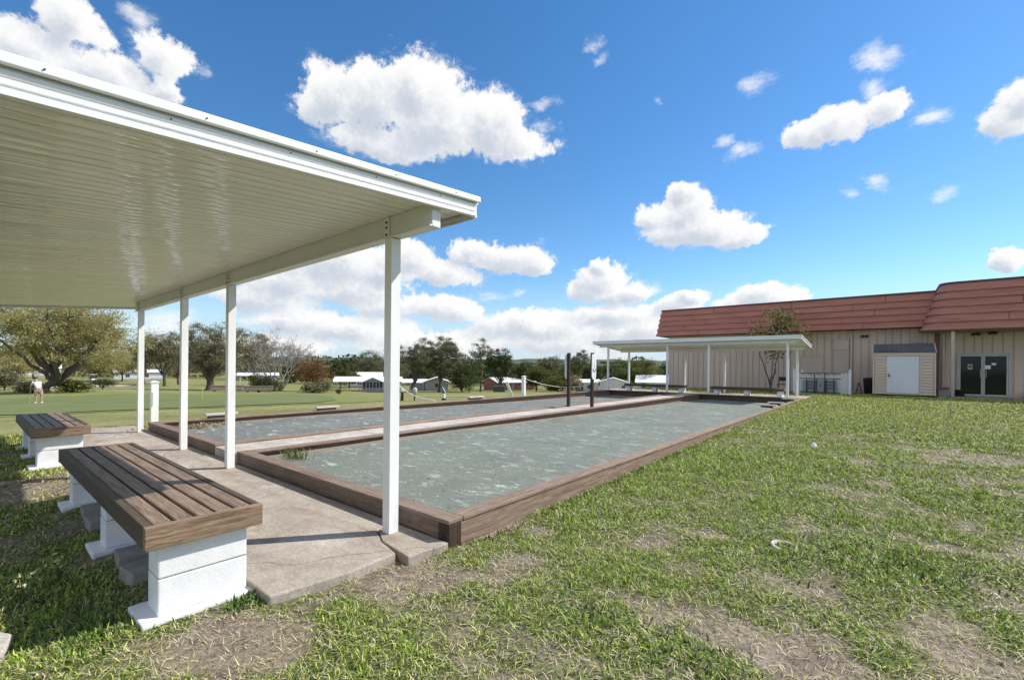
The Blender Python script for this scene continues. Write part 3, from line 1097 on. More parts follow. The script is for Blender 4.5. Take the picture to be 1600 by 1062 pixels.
def score_post(label, x, y, face):
    """square dark post with a white score board on its +X (face=1) or -X face"""
    t = wthing('score_post', label, 'score post', (x, y, .1), 'dark score posts on the walk between the courts')
    mb = MB()
    mb.box(x - .042, x + .042, y - .042, y + .042, .06, 1.735)
    mb.build('post', MAT['dark_wood'], t, .006)
    xx = x + face * .044
    xo = x + face * .066
    mb = MB()
    pr = [(xx, y - .12, 1.05), (xx, y - .07, .955), (xx, y + .07, .955), (xx, y + .12, 1.05), (xx, y + .12, 1.69), (xx, y - .12, 1.69)]
    mb.prism(pr, (xo - xx, 0, 0))
    bd = mb.build('score_board', MAT['score_white'], t, .003)
    mb = MB()
    xs = xo + face * .002

    def dab(a, b, w):
        (ya, za), (yb, zb) = a, b
        mb.bar((xs, ya, za), (xs, yb, zb), w, .003, up=(1, 0, 0))
    # worn marks: column of faint ticks, one bold curled stroke, two dots
    for k in range(7):
        dab((y - .02, 1.62 - k * .055), (y + .015, 1.61 - k * .055), .012)
    dab((y - .085, 1.235), (y - .025, 1.245), .030)
    dab((y - .03, 1.245), (y - .055, 1.17), .026)
    dab((y + .085, 1.25), (y + .015, 1.165), .032)
    dab((y + .02, 1.16), (y - .02, 1.185), .020)
    for (dy, z) in ((.03, 1.08), (-.005, 1.035), (.01, 1.32)):
        dab((y + dy - .008, z), (y + dy + .008, z), .014)
    mb.build('score_marks', MAT['ink'], bd)
    return t


score_post('dark score post with its white board facing the near court', -6.68, 11.83, 1)
score_post('dark score post with its white board turned to the golf course side', -7.36, 11.62, -1)


def plank(name, label, c, L, w, h, rz, group, base=False, tilt=0):
    mb = MB()
    mb.box(-L / 2, L / 2, -w / 2, w / 2, 0, h)
    t = thing(name, label, 'board', c, rz, group)
    mb.build('top_board', MAT['pale_wood'], t, .004)
    if base:
        mb = MB()
        mb.box(-L / 2 + .06, L / 2 - .1, -w / 2 + .015, w / 2 - .015, -.05, -.001)
        mb.build('cleat', MAT['dark_wood'], t)
    return t


GB = 'short pale boards lying on the court borders'
plank('loose_board', 'pale board on the west border closest to the corner littered with leaves', (-11.04, 3.55, .205), .62, .15, .045, math.pi / 2 + .03, GB, True)
plank('loose_board', 'pale board on the west border between the two left shelter posts and the near post', (-11.04, 5.95, .205), .62, .15, .04, math.pi / 2 + .02, GB, True)
plank('loose_board', 'pale board on the west border just right of the nearest shelter post', (-11.04, 11.4, .21), .75, .17, .05, math.pi / 2, GB, True)
for y, lab in ((15.3, 'short pale board across the lawn side border, nearest of the three'), (16.6, 'short pale board across the lawn side border, middle of the three'), (19.2, 'short pale board across the lawn side border, beside the far shelter')):
    plank('loose_board', lab, (-2.70, y, .205), .46, .16, .04, .04, GB, True)

# white posts and ropes on the golf course side
def white_post(label, x, y, h, w, lean=0, cap=True):
    z = float(zt(x, y))
    t = wthing('white_post', label, 'post', (x, y, z), 'white posts beside the far court')
    mb = MB()
    mb.box(x - w / 2, x + w / 2, y - w / 2, y + w / 2, z - .1, z + h)
    mb.build('shaft', MAT['post_paint'], t, .006)
    if cap:
        mb = MB()
        k = w / 2 + .014
        mb.prism([(x - k, y - k, z + h + .001), (x + k, y - k, z + h + .001), (x + k, y + k, z + h + .001), (x - k, y + k, z + h + .001)], (0, 0, .02))
        v = [(x - k * .9, y - k * .9, z + h + .0215), (x + k * .9, y - k * .9, z + h + .0215), (x + k * .9, y + k * .9, z + h + .0215), (x - k * .9, y + k * .9, z + h + .0215), (x, y, z + h + .055)]
        mb.add(v, [(0, 1, 4), (1, 2, 4), (2, 3, 4), (3, 0, 4), (3, 2, 1, 0)])
        mb.build('cap', MAT['post_paint'], t)
    return t


wp = white_post('short capped white post on the grass near the corner of the left court', -13.35, 2.88, .98, .145)
mb = MB()
mb.box(-13.27, -13.255, 2.80, 2.84, .3, .62)
mb.build('side_bracket', MAT['grey_metal'], wp)
white_post('white post holding up the rope by the far court', -13.75, 17.6, 1.02, .16)
white_post('plain white post hidden mostly by the nearest shelter post, rope tied to it', -12.78, 9.12, .98, .12)
mb = MB()
mb.bar((-13.55, 16.55, -.25), (-13.80, 16.35, .58), .16, .03, up=(0, 1, 0))
tag(mb.build('leaning_board', MAT['score_white'], None, .01, org=(-13.6, 16.5, -.2)), 'white board leaning over beside the rope post', 'board')


def rope(label, pts, r=.015):
    mb = MB()
    P = [Vector(p) for p in pts]
    out = []
    n = len(P)
    for i in range(n - 1):
        p0, p1, p2, p3 = P[max(i - 1, 0)], P[i], P[i + 1], P[min(i + 2, n - 1)]
        for k in range(6):
            t = k / 6
            out.append(.5 * ((2 * p1) + (-p0 + p2) * t + (2 * p0 - 5 * p1 + 4 * p2 - p3) * t * t + (-p0 + 3 * p1 - 3 * p2 + p3) * t ** 3))
    out.append(P[-1])
    mb.tube(out, r, 6)
    return tag(mb.build('rope', MAT['score_white'], None, 0, True, org=tuple(P[0])), label, 'rope')


rope('sagging white rope from the white post to the far shelter', [(-13.67, 17.65, .70), (-13.2, 18.4, .45), (-12.7, 19.3, .30), (-12.1, 20.3, .33), (-11.6, 21.0, .55), (-11.30, 21.52, .85)])
rope('slack white rope dropping to the edge of the far court', [(-12.72, 9.15, .85), (-12.3, 9.3, .50), (-11.8, 9.5, .27), (-11.25, 9.75, .165)], .019)

MAT['teal'] = M('weathered_teal', [(.12, .19, .19)], 6, rough=.6)
GS = 'small stands in the grass beyond the far court'
x, y = -17.4, 15.65
z = float(zt(x, y))
t = wthing('tilted_stand', 'small stand with a tilted teal panel on a short pale post', 'stand', (x, y, z), GS)
mb = MB()
mb.bar((x - .22, y, z + .62), (x + .04, y, z + .32), .22, .05, up=(0, 1, 0))
mb.build('panel', MAT['teal'], t, .008)
mb = MB()
mb.bar((x - .14, y + .05, z + .60), (x + .05, y + .05, z + .36), .06, .05, up=(0, 1, 0))
mb.build('panel_edge', MAT['score_white'], t)
mb = MB().box(x - .05, x + .07, y - .05, y + .05, z + .1, z + .36)
mb.build('post', MAT['score_white'], t, .01)
mb = MB().box(x - .09, x + .11, y - .08, y + .08, z - .02, z + .10)
mb.build('foot', MAT['dark_wood'], t, .01)
x, y = -19.4, 15.35
z = float(zt(x, y))
t = wthing('ball_washer', 'thin dark pedestal with a grey drum, in the grass by the far court', 'stand', (x, y, z), GS)
MB().tube([(x, y, z - .05), (x + .02, y, z + .36)], [.035, .045], 8).build('leg', MAT['dark_wood'], t)
MB().lathe((x + .03, y, z + .36), [(.08, 0), (.13, .05), (.13, .26), (.10, .32), (.04, .35)], 12).build('drum', MAT['grey_metal'], t, smooth=True)
x, y = -21.0, 15.75
z = float(zt(x, y))
t = wthing('bag_stand', 'slim dark stand with a pale top beside the slack rope', 'stand', (x, y, z), GS)
MB().tube([(x, y, z - .03), (x + .03, y, z + .5)], [.10, .07], 8).build('body', MAT['dark'], t)
MB().lathe((x + .03, y, z + .5), [(.09, 0), (.13, .06), (.10, .16), (.05, .2)], 10).build('top', MAT['score_white'], t, smooth=True)

# flag stick
x, y = -41.7, 12.05
z = float(zt(x, y))
mb = MB().tube([(x, y, z - .02), (x, y, z + 1.05)], .022, 6)
tag(mb.build('flag_stick', M('yellow_paint', [(.55, .46, .14)], 5), None, org=(x, y, z)), 'thin yellow stick marking a hole on the putting green', 'flag stick')

# things lying on the lawn
bm = bmesh.new()
bmesh.ops.create_icosphere(bm, subdivisions=2, radius=.042)
for v in bm.verts:
    n = vn(v.co.x * 40 + 9, v.co.y * 40 + v.co.z * 55, 5)
    v.co *= .65 + .7 * float(n)
    v.co.z *= 1.1
me = bpy.data.meshes.new('crumpled_paper')
bm.to_mesh(me)
bm.free()
me.materials.append(MAT['score_white'])
o = bpy.data.objects.new('crumpled_paper', me)
COL.objects.link(o)
o.location = (-.88, 8.77, float(zt(-.88, 8.77)) + .045)
tag(o, 'scrap of crumpled white paper lying on the lawn', 'paper')
t = thing('sprinkler_cap', 'pale round pipe ring half buried in the lawn', 'pipe ring', (-.58, 3.96, float(zt(-.58, 3.96)) - .004), 0)
t.rotation_euler = (.12, .06, .4)
MB().lathe((0, 0, 0), [(.088, -.06), (.092, .018), (.074, .022), (.072, -.06)], 24).build('ring', MAT['pale_wood'], t, smooth=True)
MB().lathe((0, 0, 0), [(.07, -.05), (.07, -.02)], 16).build('plug', MAT['raw_block'], t)

# ---------------------------------------------------------------- the clubhouse
MAT['siding'] = M('painted_siding', [(.3, (.61, .465, .365)), (.7, (.70, .545, .435))], .7, (1, 1, .25), rough=.7, kind='Position')
MAT['siding2'] = M('painted_panel', [(.3, (.58, .46, .37)), (.7, (.65, .52, .425))], .8, rough=.7, kind='Position')
MAT['cream'] = M('cream_trim', [(.55, .49, .40)], 2, rough=.6)
MAT['tile'] = M('red_shingle_panels', [(.25, (.36, .135, .095)), (.5, (.45, .175, .125)), (.75, (.52, .22, .165))], 1.3, (.5, 1, 3), rough=.75, kind='Position', bmp=.4, bscale=25)
MAT['tile_dark'] = M('dark_red_trim', [(.11, .045, .04)], 3, rough=.6)
MAT['soffit'] = M('soffit_boards', [(.40, .31, .245)], 3, rough=.8)


def glass_mat():
    m, nt, b = mat_new('dark_glass')
    b.inputs['Base Color'].default_value = (.012, .014, .014, 1)
    b.inputs['Roughness'].default_value = .06
    b.inputs['Specular IOR Level'].default_value = .3
    v = coords(nt)
    bump(nt, b, noise(nt, v, 1.3, 2), .08, .02)
    return m


MAT['glass'] = glass_mat()
MAT['alu'] = M('aluminium_frame', [(.50, .49, .46)], 3, rough=.45)

YB = 30.0
bld = wthing('clubhouse', 'long beige building with a red shingled mansard roof at the end of the lawn', 'building', (0, YB, 0))
mb = MB()
mb.box(-11.1, 16, YB + .05, YB + 16, -.6, 4.9)
mb.build('core', MAT['siding2'], bld)
# grooved siding: wide and narrow boards
pf = [(-11.105, YB + .042, -.5)]
x = -11.1
k = 0
while x < 16:
    w = .33 if k % 5 else .27
    pf += [(x, YB + .042, -.5), (x + .004, YB - .0, -.5), (x + w - .050, YB - .0, -.5), (x + w - .046, YB + .042, -.5)]
    x += w
    k += 1
mb = MB()
mb.strip(pf, (0, 0, 4.1))
mb.build('siding', MAT['siding'], bld)
mb = MB()
y = YB
pf = []
while y < YB + 15.9:
    pf += [(-11.10, y, -.5), (-11.125, y + .006, -.5), (-11.125, y + .34, -.5), (-11.10, y + .346, -.5)]
    y += .372
mb.strip(pf, (0, 0, 4.1))
mb.build('siding', MAT['siding'], bld)
mb = MB()
mb.box(-11.16, -11.06, YB - .03, YB + .06, -.5, 3.5)
mb.build('corner_board', MAT['siding'], bld)
mb = MB()
mb.box(-11.14, 16, YB - .05, YB - .005, -.5, .06)
mb.build('plinth', MAT['raw_block'], bld)


def mansard(x0, x1, ob, ot, zb, zt2, n, left_hip=True, round_=0.0, par=None, seam=2.6):
    """stepped shingle courses around the front (and the left end)"""
    def path(o, z):
        P = [(x1, YB - o, z)]
        if left_hip:
            if round_:
                r = round_
                for k in range(5):
                    a = R(90 * k / 4)
                    P.append((x0 - o + r - r * math.sin(a), YB - o + r - r * math.cos(a), z))
            else:
                P.append((x0 - o, YB - o, z))
            P.append((x0 - o, YB + 15, z))
        else:
            P.append((x0, YB - o, z))
        return P
    mb = MB()
    sm = MB()
    for k in range(n):
        a, b = k / n, (k + 1) / n
        o0 = ob + (ot - ob) * a
        o1 = ob + (ot - ob) * b
        z0, z1 = zb + (zt2 - zb) * a, zb + (zt2 - zb) * b
        lip = .075
        rows = [path(o0 - .02, z0), path(o0 + lip, z0 - .012), path(o0 + lip, z0 + .016), path(o1 + .004, z1 + .02)]
        for r0, r1 in zip(rows, rows[1:]):
            m = len(r0)
            mb.add(r0 + r1, [(i, i + 1, m + i + 1, m + i) for i in range(m - 1)])
        # joints between panels
        xx = x0 + (.9 if k % 2 else 2.0) + .22 * k
        while xx < x1:
            yy0, yy1 = YB - o0 - lip, YB - o1 - .004
            sm.add([(xx, yy0 - .010, z0 + .016), (xx + .022, yy0 - .010, z0 + .016), (xx + .022, yy1 - .010, z1 + .01), (xx, yy1 - .010, z1 + .01)], [(0, 1, 2, 3)])
            xx += seam
    rf = mb.build('roof_courses', MAT['tile'], par)
    sm.build('joints', MAT['tile_dark'], rf)
    mb = MB()
    top = path(ot + .05, zt2)
    top2 = path(ot + .05, zt2 + .085)
    top3 = path(ot - .3, zt2 + .085)
    m = len(top)
    for r0, r1 in ((top, top2), (top2, top3)):
        mb.add(r0 + r1, [(i, i + 1, m + i + 1, m + i) for i in range(m - 1)])
    mb.build('roof_edge', MAT['tile_dark'], par)
    # soffit
    mb = MB()
    lo = path(ob + .03, zb - .005)
    inn = path(-.05, zb - .03 if not round_ else zb - .10)
    if len(lo) == len(inn):
        mb.add(lo + inn, [(i, i + 1, m + i + 1, m + i) for i in range(m - 1)])
    mb.build('soffit', MAT['soffit'] if round_ else MAT['tile_dark'], par)


mansard(-11.1, 3.4, .62, .38, 3.42, 5.06, 5, par=bld, seam=4.1)
mansard(2.95, 16, 1.60, .95, 3.18, 5.32, 6, round_=.5, par=bld, seam=2.6)
mb = MB()
mb.box(-11.3, 16, YB - .1, YB + 15.6, 5.0, 5.09)
mb.box(2.2, 16, YB - .8, YB + 15.2, 5.27, 5.36)
mb.build('flat_roof', MAT['raw_block'], bld)
# fittings on the wall
mb = MB()
mb.box(-3.67, -2.62, YB - .045, YB + .01, .5, 2.04)
mb.box(-3.67, -2.62, YB - .075, YB - .02, 2.042, 2.09)
mb.build('boarded_hatch', MAT['siding2'], bld)
mb = MB()
mb.box(-2.15, -1.49, YB - .12, YB + .01, .3, 2.36)
mb.box(-2.15, -1.49, YB - .12, YB + .01, 2.375, 2.90)
mb.box(-2.18, -1.46, YB - .15, YB + .01, 2.902, 2.95)
mb.build('vent_housing', MAT['siding2'], bld, .006)
mb = MB()
mb.box(.96, 1.40, YB - .05, YB + .01, 2.74, 3.16)
for k in range(6):
    mb.box(1.0, 1.36, YB - .066, YB - .051, 2.78 + k * .06, 2.815 + k * .06)
mb.box(.98, 1.42, YB - .06, YB - .01, 2.69, 2.738)
mb.build('vent', MAT['siding2'], bld)
for x in (-1.40, 2.16):
    mb = MB().box(x - .05, x + .05, YB - .11, YB - .01, .05, 3.36 if x < 0 else 3.05)
    mb.build('downpipe', MAT['cream'], bld, .008)
mb = MB().box(1.86, 2.02, YB - .06, YB - .005, .1, 3.1)
mb.build('pipe_casing', M('rust_red_paint', [(.24, .10, .075)], 3, rough=.7), bld)
for x, yy, z in ((-.84, YB - .1, 3.08), (3.22, YB - .2, 3.02), (3.75, YB - .25, 3.05)):
    mb = MB()
    mb.tube([(x - .1, yy - .08, z - .03), (x - .04, yy, z)], [.07, .045], 10)
    mb.tube([(x + .1, yy - .08, z - .03), (x + .04, yy, z)], [.07, .045], 10)
    mb.box(x - .07, x + .07, yy - .02, YB, z - .03, z + .03)
    mb.build('floodlight', MAT['black'], bld)
mb = MB().box(2.30, 2.42, YB - 1.50, YB - 1.38, .12, 3.09)
mb.build('porch_post', MAT['cream'], bld, .008)
# glazed double doors
dr = MB()
x0, x1, z0, z1 = 2.61, 4.36, .13, 2.13
dr.box(x0, x0 + .07, YB - .07, YB + .0, z0, z1)
dr.box(x1 - .07, x1, YB - .07, YB + .0, z0, z1)
dr.box(x0 + .072, x1 - .072, YB - .07, YB + .0, z1 - .08, z1)
dr.build('door_frame', MAT['alu'], bld, .004)
xm = (x0 + x1) / 2
for a, b, hx in ((x0 + .075, xm - .004, xm - .09), (xm + .004, x1 - .075, xm + .09)):
    dl = MB()
    dl.box(a, a + .06, YB - .06, YB - .02, z0 + .01, z1 - .085)
    dl.box(b - .06, b, YB - .06, YB - .02, z0 + .01, z1 - .085)
    dl.box(a + .062, b - .062, YB - .06, YB - .02, z1 - .145, z1 - .085)
    dl.box(a + .062, b - .062, YB - .06, YB - .02, z0 + .01, z0 + .10)
    d = dl.build('glass_door', MAT['alu'], bld, .003)
    MB().box(a + .061, b - .061, YB - .045, YB - .035, z0 + .10, z1 - .145).build('pane', MAT['glass'], d)
    MB().tube([(hx, YB - .10, 1.0), (hx, YB - .12, 1.05), (hx, YB - .12, 1.33), (hx, YB - .10, 1.38), (hx, YB - .06, 1.38)], .013, 8).build('handle', MAT['alu'], d)
for (a, b, z0_, z1_, mm) in ((3.53, 3.73, 1.40, 1.57, 'p'), (3.76, 3.90, 1.58, 1.68, 'p'), (2.98, 3.14, 1.38, 1.62, 'y')):
    mb = MB().box(a, b, YB - .055, YB - .048, z0_, z1_)
    n = mb.build('notice', MAT['score_white'] if mm == 'p' else M('yellow_notice', [(.62, .50, .22)], 9), bld)
    if mm == 'y':
        MB().lathe((0, 0, 0), [(.05, 0), (.05, .002)], 14)
        mb = MB()
        mb.tube([((a + b) / 2, YB - .0555, (z0_ + z1_) / 2 + .02), ((a + b) / 2, YB - .058, (z0_ + z1_) / 2 + .02)], .05, 14)
        mb.build('emblem', MAT['ink'], n)

# ---------------------------------------------------------------- shed, lattice, odds and ends by the wall
MAT['shed'] = M('shed_siding', [(.3, (.63, .505, .40)), (.7, (.71, .575, .46))], 1.1, (.4, 1, 1), rough=.7, kind='Position')
MAT['shed_door'] = M('shed_door_paint', [(.3, (.72, .73, .76)), (.7, (.80, .80, .82))], 1, rough=.55)
MAT['shed_roof'] = M('dark_ribbed_roofing', [(.3, (.10, .095, .10)), (.7, (.17, .165, .17))], 2, rough=.5)
sx0, sx1, sy0, sy1, sb, se, sr = -.45, 1.74, 27.6, 29.3, .18, 2.14, 2.56
sh = wthing('garden_shed', 'small lap sided shed with a white door and dark ribbed roof against the building', 'shed', (.6, 28.4, .1))
mb = MB()
mb.box(sx0 + .03, sx1 - .03, sy0 + .03, sy1, sb, se - .03)
mb.build('walls', MAT['shed'], sh)
mb = MB()
for k in range(13):
    z0, z1 = sb + .02 + k * .135, sb + .02 + (k + 1) * .135
    for a, b in ((sx0 + .06, .0), (1.25, sx1 - .06)):
        mb.add([(a, sy0 - .030, z0), (b, sy0 - .030, z0), (b, sy0 + .028, z1 - .012), (a, sy0 + .028, z1 - .012), (a, sy0 + .03, z0), (b, sy0 + .03, z0)], [(0, 1, 2, 3), (4, 5, 1, 0)])
    mb.add([(sx1 + .005, sy0 + .03, z0), (sx1 + .005, sy1, z0), (sx1 - .022, sy1, z1), (sx1 - .022, sy0 + .03, z1)], [(0, 1, 2, 3)])
    mb.add([(sx0 - .005, sy0 + .03, z0), (sx0 - .005, sy1, z0), (sx0 + .022, sy1, z1), (sx0 + .022, sy0 + .03, z1)], [(0, 1, 2, 3)])
mb.build('lap_siding', MAT['shed'], sh)
mb = MB()
for a in (sx0 - .01, sx1 - .05):
    mb.box(a, a + .06, sy0 - .04, sy0 + .04, sb, se)
mb.box(sx0 + .052, sx1 - .052, sy0 - .018, sy0 + .035, 1.96, se - .005)
mb.box(.0, .05, sy0 - .015, sy0 + .03, sb, 1.955)
mb.box(1.20, 1.25, sy0 - .015, sy0 + .03, sb, 1.955)
mb.build('trim', MAT['shed'], sh, .004)
pf = []
x = .055
while x < 1.195:
    pf += [(x, sy0 + .012, sb + .07), (x + .008, sy0 + .002, sb + .07), (x + .055, sy0 + .002, sb + .07), (x + .063, sy0 + .012, sb + .07)]
    x += .0715
mb = MB()
mb.strip([p for p in pf if p[0] < 1.2], (0, 0, 1.88 - sb))
d = mb.build('door', MAT['shed_door'], sh)
MB().box(.10, .18, sy0 - .03, sy0 + .0, 1.0, 1.06).build('latch', MAT['ink'], d)
MB().box(.11, .16, sy0 - .028, sy0 + .0, 1.10, 1.15).build('lock', MAT['ink'], d)
MB().box(.0, 1.25, sy0 - .012, sy0 + .03, 1.953, 1.958).build('door_track', MAT['ink'], sh)
for (ya, za, yb, zb) in ((sy0 - .10, se, 28.5, sr), (28.5, sr, sy1 + .06, se + .02)):
    pf = []
    x = sx0 + .0
    while x < sx1 - .02:
        pf += [(x, ya, za), (x + .02, ya, za + .028), (x + .045, ya, za + .028), (x + .065, ya, za)]
        x += .088
    mb = MB()
    mb.strip(pf, (0, yb - ya, zb - za))
    mb.build('roof', MAT['shed_roof'], sh)
for a in (sx0 - .02, sx1 - .01):
    mb = MB()
    mb.prism([(a, sy0 - .11, se - .03), (a, sy0 - .11, se + .03), (a, 28.5, sr + .04), (a, sy1 + .06, se + .05), (a, sy1 + .06, se - .03)], (.03, 0, 0))
    mb.build('gable_trim', MAT['shed'] if a > 0 else MAT['alu'], sh)

# lattice screen
MAT['vinyl'] = M('white_vinyl', [(.3, (.72, .73, .75)), (.7, (.78, .79, .80))], 2, rough=.45)
lt = wthing('lattice_fence', 'white lattice screen with ball capped posts beside the far shelter', 'fence', (-2.4, 27, .0))


def finial_post(x, y):
    mb = MB()
    mb.box(x - .055, x + .055, y - .055, y + .055, -.05, 1.17)
    mb.lathe((x, y, 1.171), [(.07, 0), (.075, .03), (.045, .045), (.035, .06), (.055, .085), (.045, .12), (.01, .15)], 12)
    mb.build('post', MAT['vinyl'], lt, .003)


for x, y in ((-3.57, 27.0), (-1.30, 27.0), (-3.36, 28.0)):
    finial_post(x, y)


def lattice(P0, P1, z0, z1, pitch=.150, w=.052):
    P0, P1 = Vector(P0), Vector(P1)
    L = (P1 - P0).length
    d = (P1 - P0).normalized()
    n = Vector((d.y, -d.x, 0))
    H = z1 - z0
    mb = MB()
    for s, off in ((1, .006), (-1, -.006)):
        k = -H
        while k < L + H:
            # strip along u = k + s*v
            pts = []
            for v in (0, H):
                pts.append((k + (v if s > 0 else H - v), v))
            (u0, v0), (u1, v1) = pts
            # clip to 0..L
            ua, ub = sorted((u0, u1))
            if ub > 0 and ua < L:
                def at_u(u):
                    return v0 + (v1 - v0) * (u - u0) / (u1 - u0)
                lo, hi = max(0, ua), min(L, ub)
                a = P0 + d * lo + n * off + Vector((0, 0, z0 + at_u(lo)))
                b = P0 + d * hi + n * off + Vector((0, 0, z0 + at_u(hi)))
                if (b - a).length > .02:
                    mb.bar(a, b, w, .010, up=tuple(n))
            k += pitch
    for z in (z0, z1):
        mb.bar(P0 + Vector((0, 0, z)), P1 + Vector((0, 0, z)), .05, .03)
    return mb


lattice((-3.51, 27.0, 0), (-1.36, 27.0, 0), .08, 1.10).build('lattice_panel', MAT['vinyl'], lt)
lattice((-3.57, 27.06, 0), (-3.36, 27.94, 0), .08, 1.10).build('lattice_panel', MAT['vinyl'], lt)

# folding table standing on edge in front of the lattice, dark under-frame outwards
MAT['tabletop'] = M('grey_blue_laminate', [(.27, .30, .33)], 3, rough=.6)
ft = wthing('folded_table', 'grey blue folding table propped on its edge against the white lattice', 'table', (-2.5, 26.9, .05))
ya = 26.86
mb = MB()
mb.box(-3.20, -1.78, ya, ya + .03, .20, .78)
mb.build('table_top', MAT['tabletop'], ft, .006)
mb = MB()
y1 = ya - .02
for z in (1.12, .86, .18):
    mb.bar((-3.30, y1, z), (-1.64, y1, z), .035, .035, up=(0, 0, 1))
for x in (-3.02, -2.70, -2.62, -2.28, -2.22, -1.90):
    mb.bar((x, y1 - .012, .14), (x, y1 - .012, 1.12 if x in (-2.70, -2.28) else .84), .035, .03, up=(0, 1, 0))
for x0, x1 in ((-3.02, -2.70), (-2.22, -1.90)):
    for z in (.70, .55, .40):
        mb.bar((x0, y1 - .026, z), (x1, y1 - .026, z), .03, .025)
for x0, x1 in ((-3.28, -2.95), (-2.95, -2.6), (-2.6, -2.25), (-2.25, -1.95), (-1.95, -1.66)):
    mb.bar((x0, y1, 1.11), ((x0 + x1) / 2, y1, 1.03), .025, .02, up=(0, 1, 0))
mb.build('leg_frame', MAT['ink'], ft)
MB().tube([(-2.46, ya - .002, .50), (-2.46, ya - .012, .50)], .03, 10).build('pivot', MAT['ink'], ft)

# planter, bins and small items along the wall
pt = wthing('planter', 'square grey planter with a rusty red rim left of the doors', 'planter', (2.02, 28.2, .1))
mb = MB()
mb.prism([(1.86, 28.0, .1), (2.18, 28.0, .1), (2.18, 28.32, .1), (1.86, 28.32, .1)], (0, 0, .36))
mb.build('body', M('grey_concrete_pot', [(.27, .26, .26)], 4, rough=.8), pt, .01)
mb = MB().box(1.82, 2.22, 27.96, 28.36, .462, .57)
mb.build('rim', M('terracotta', [(.20, .095, .07)], 4, rough=.8), pt, .015)
cn = wthing('trash_can', 'black bin standing in the gap between wall and shed', 'bin', (-.62, 29.1, .1))
MB().lathe((-.62, 29.1, .1), [(.16, 0), (.2, .02), (.24, .70), (.25, .72), (.23, .74)], 14).build('bin', MAT['black'], cn, smooth=True)
MB().lathe((-.62, 29.1, .1), [(.26, .742), (.24, .80), (.05, .83)], 14).build('lid', MAT['black'], cn, smooth=True)
bc = wthing('folded_cone_sign', 'small red brown A frame stand on the ground by the lattice', 'stand', (-1.0, 28.6, .1))
mb = MB()
mb.bar((-1.14, 28.6, .06), (-1.02, 28.6, .68), .05, .05, up=(0, 1, 0))
mb.bar((-.88, 28.6, .06), (-1.0, 28.6, .68), .05, .05, up=(0, 1, 0))
mb.build('legs', M('red_brown_paint', [(.11, .045, .035)], 4), bc)
MB().bar((-1.10, 28.6, .28), (-.92, 28.6, .28), .03, .03, up=(0, 1, 0)).build('brace', MAT['dark_wood'], bc)
pb = wthing('door_planter', 'low dark planter at the left foot of the glass doors', 'planter', (2.68, 29.6, .1))
MB().lathe((2.70, 29.62, .125), [(.10, 0), (.15, .02), (.17, .28), (.18, .3), (.15, .3)], 12).build('pot', MAT['black'], pb, smooth=True)
pb = wthing('door_bin', 'low dark container at the right edge of the picture by the wall', 'bin', (4.95, 29.6, .1))
MB().box(4.75, 5.1, 29.4, 29.75, .125, .38).build('box', MAT['black'], pb, .02)
MB().box(4.73, 5.12, 29.38, 29.77, .382, .42).build('lid', MAT['black'], pb, .01)
# chair half hidden behind the right far bench
ch = wthing('metal_chair', 'dark metal chair standing behind the right bench of the far shelter', 'chair', (-4.15, 27.4, .08))
mb = MB()
for dx in (-.2, .2):
    mb.tube([(-4.15 + dx, 27.2, .08), (-4.15 + dx, 27.2, .52)], .016, 6)
    mb.tube([(-4.15 + dx, 27.6, .08), (-4.15 + dx, 27.62, .92)], .016, 6)
mb.build('legs', MAT['black'], ch)
MB().box(-4.37, -3.93, 27.18, 27.62, .50, .53).build('seat', MAT['black'], ch)
MB().box(-4.35, -3.95, 27.605, 27.635, .68, .90).build('backrest', MAT['black'], ch)


# ---------------------------------------------------------------- houses beyond the golf course
MAT['roof_white'] = M('white_metal_roof', [(.80, .81, .82)], .8, (4, 1, 1), rough=.4)
MAT['wall_white'] = M('white_siding', [(.66, .66, .68)], 1, rough=.6)
MAT['wall_grey'] = M('grey_siding', [(.33, .33, .36)], 1, rough=.6)
MAT['brick'] = M('red_brick', [(.3, (.26, .105, .07)), (.7, (.36, .16, .11))], 3, rough=.8)
MAT['brick2'] = M('shaded_brick', [(.24, .13, .11)], 3, rough=.8)
MAT['screen'] = M('dark_screen', [(.035, .036, .045)], 4, rough=.5)


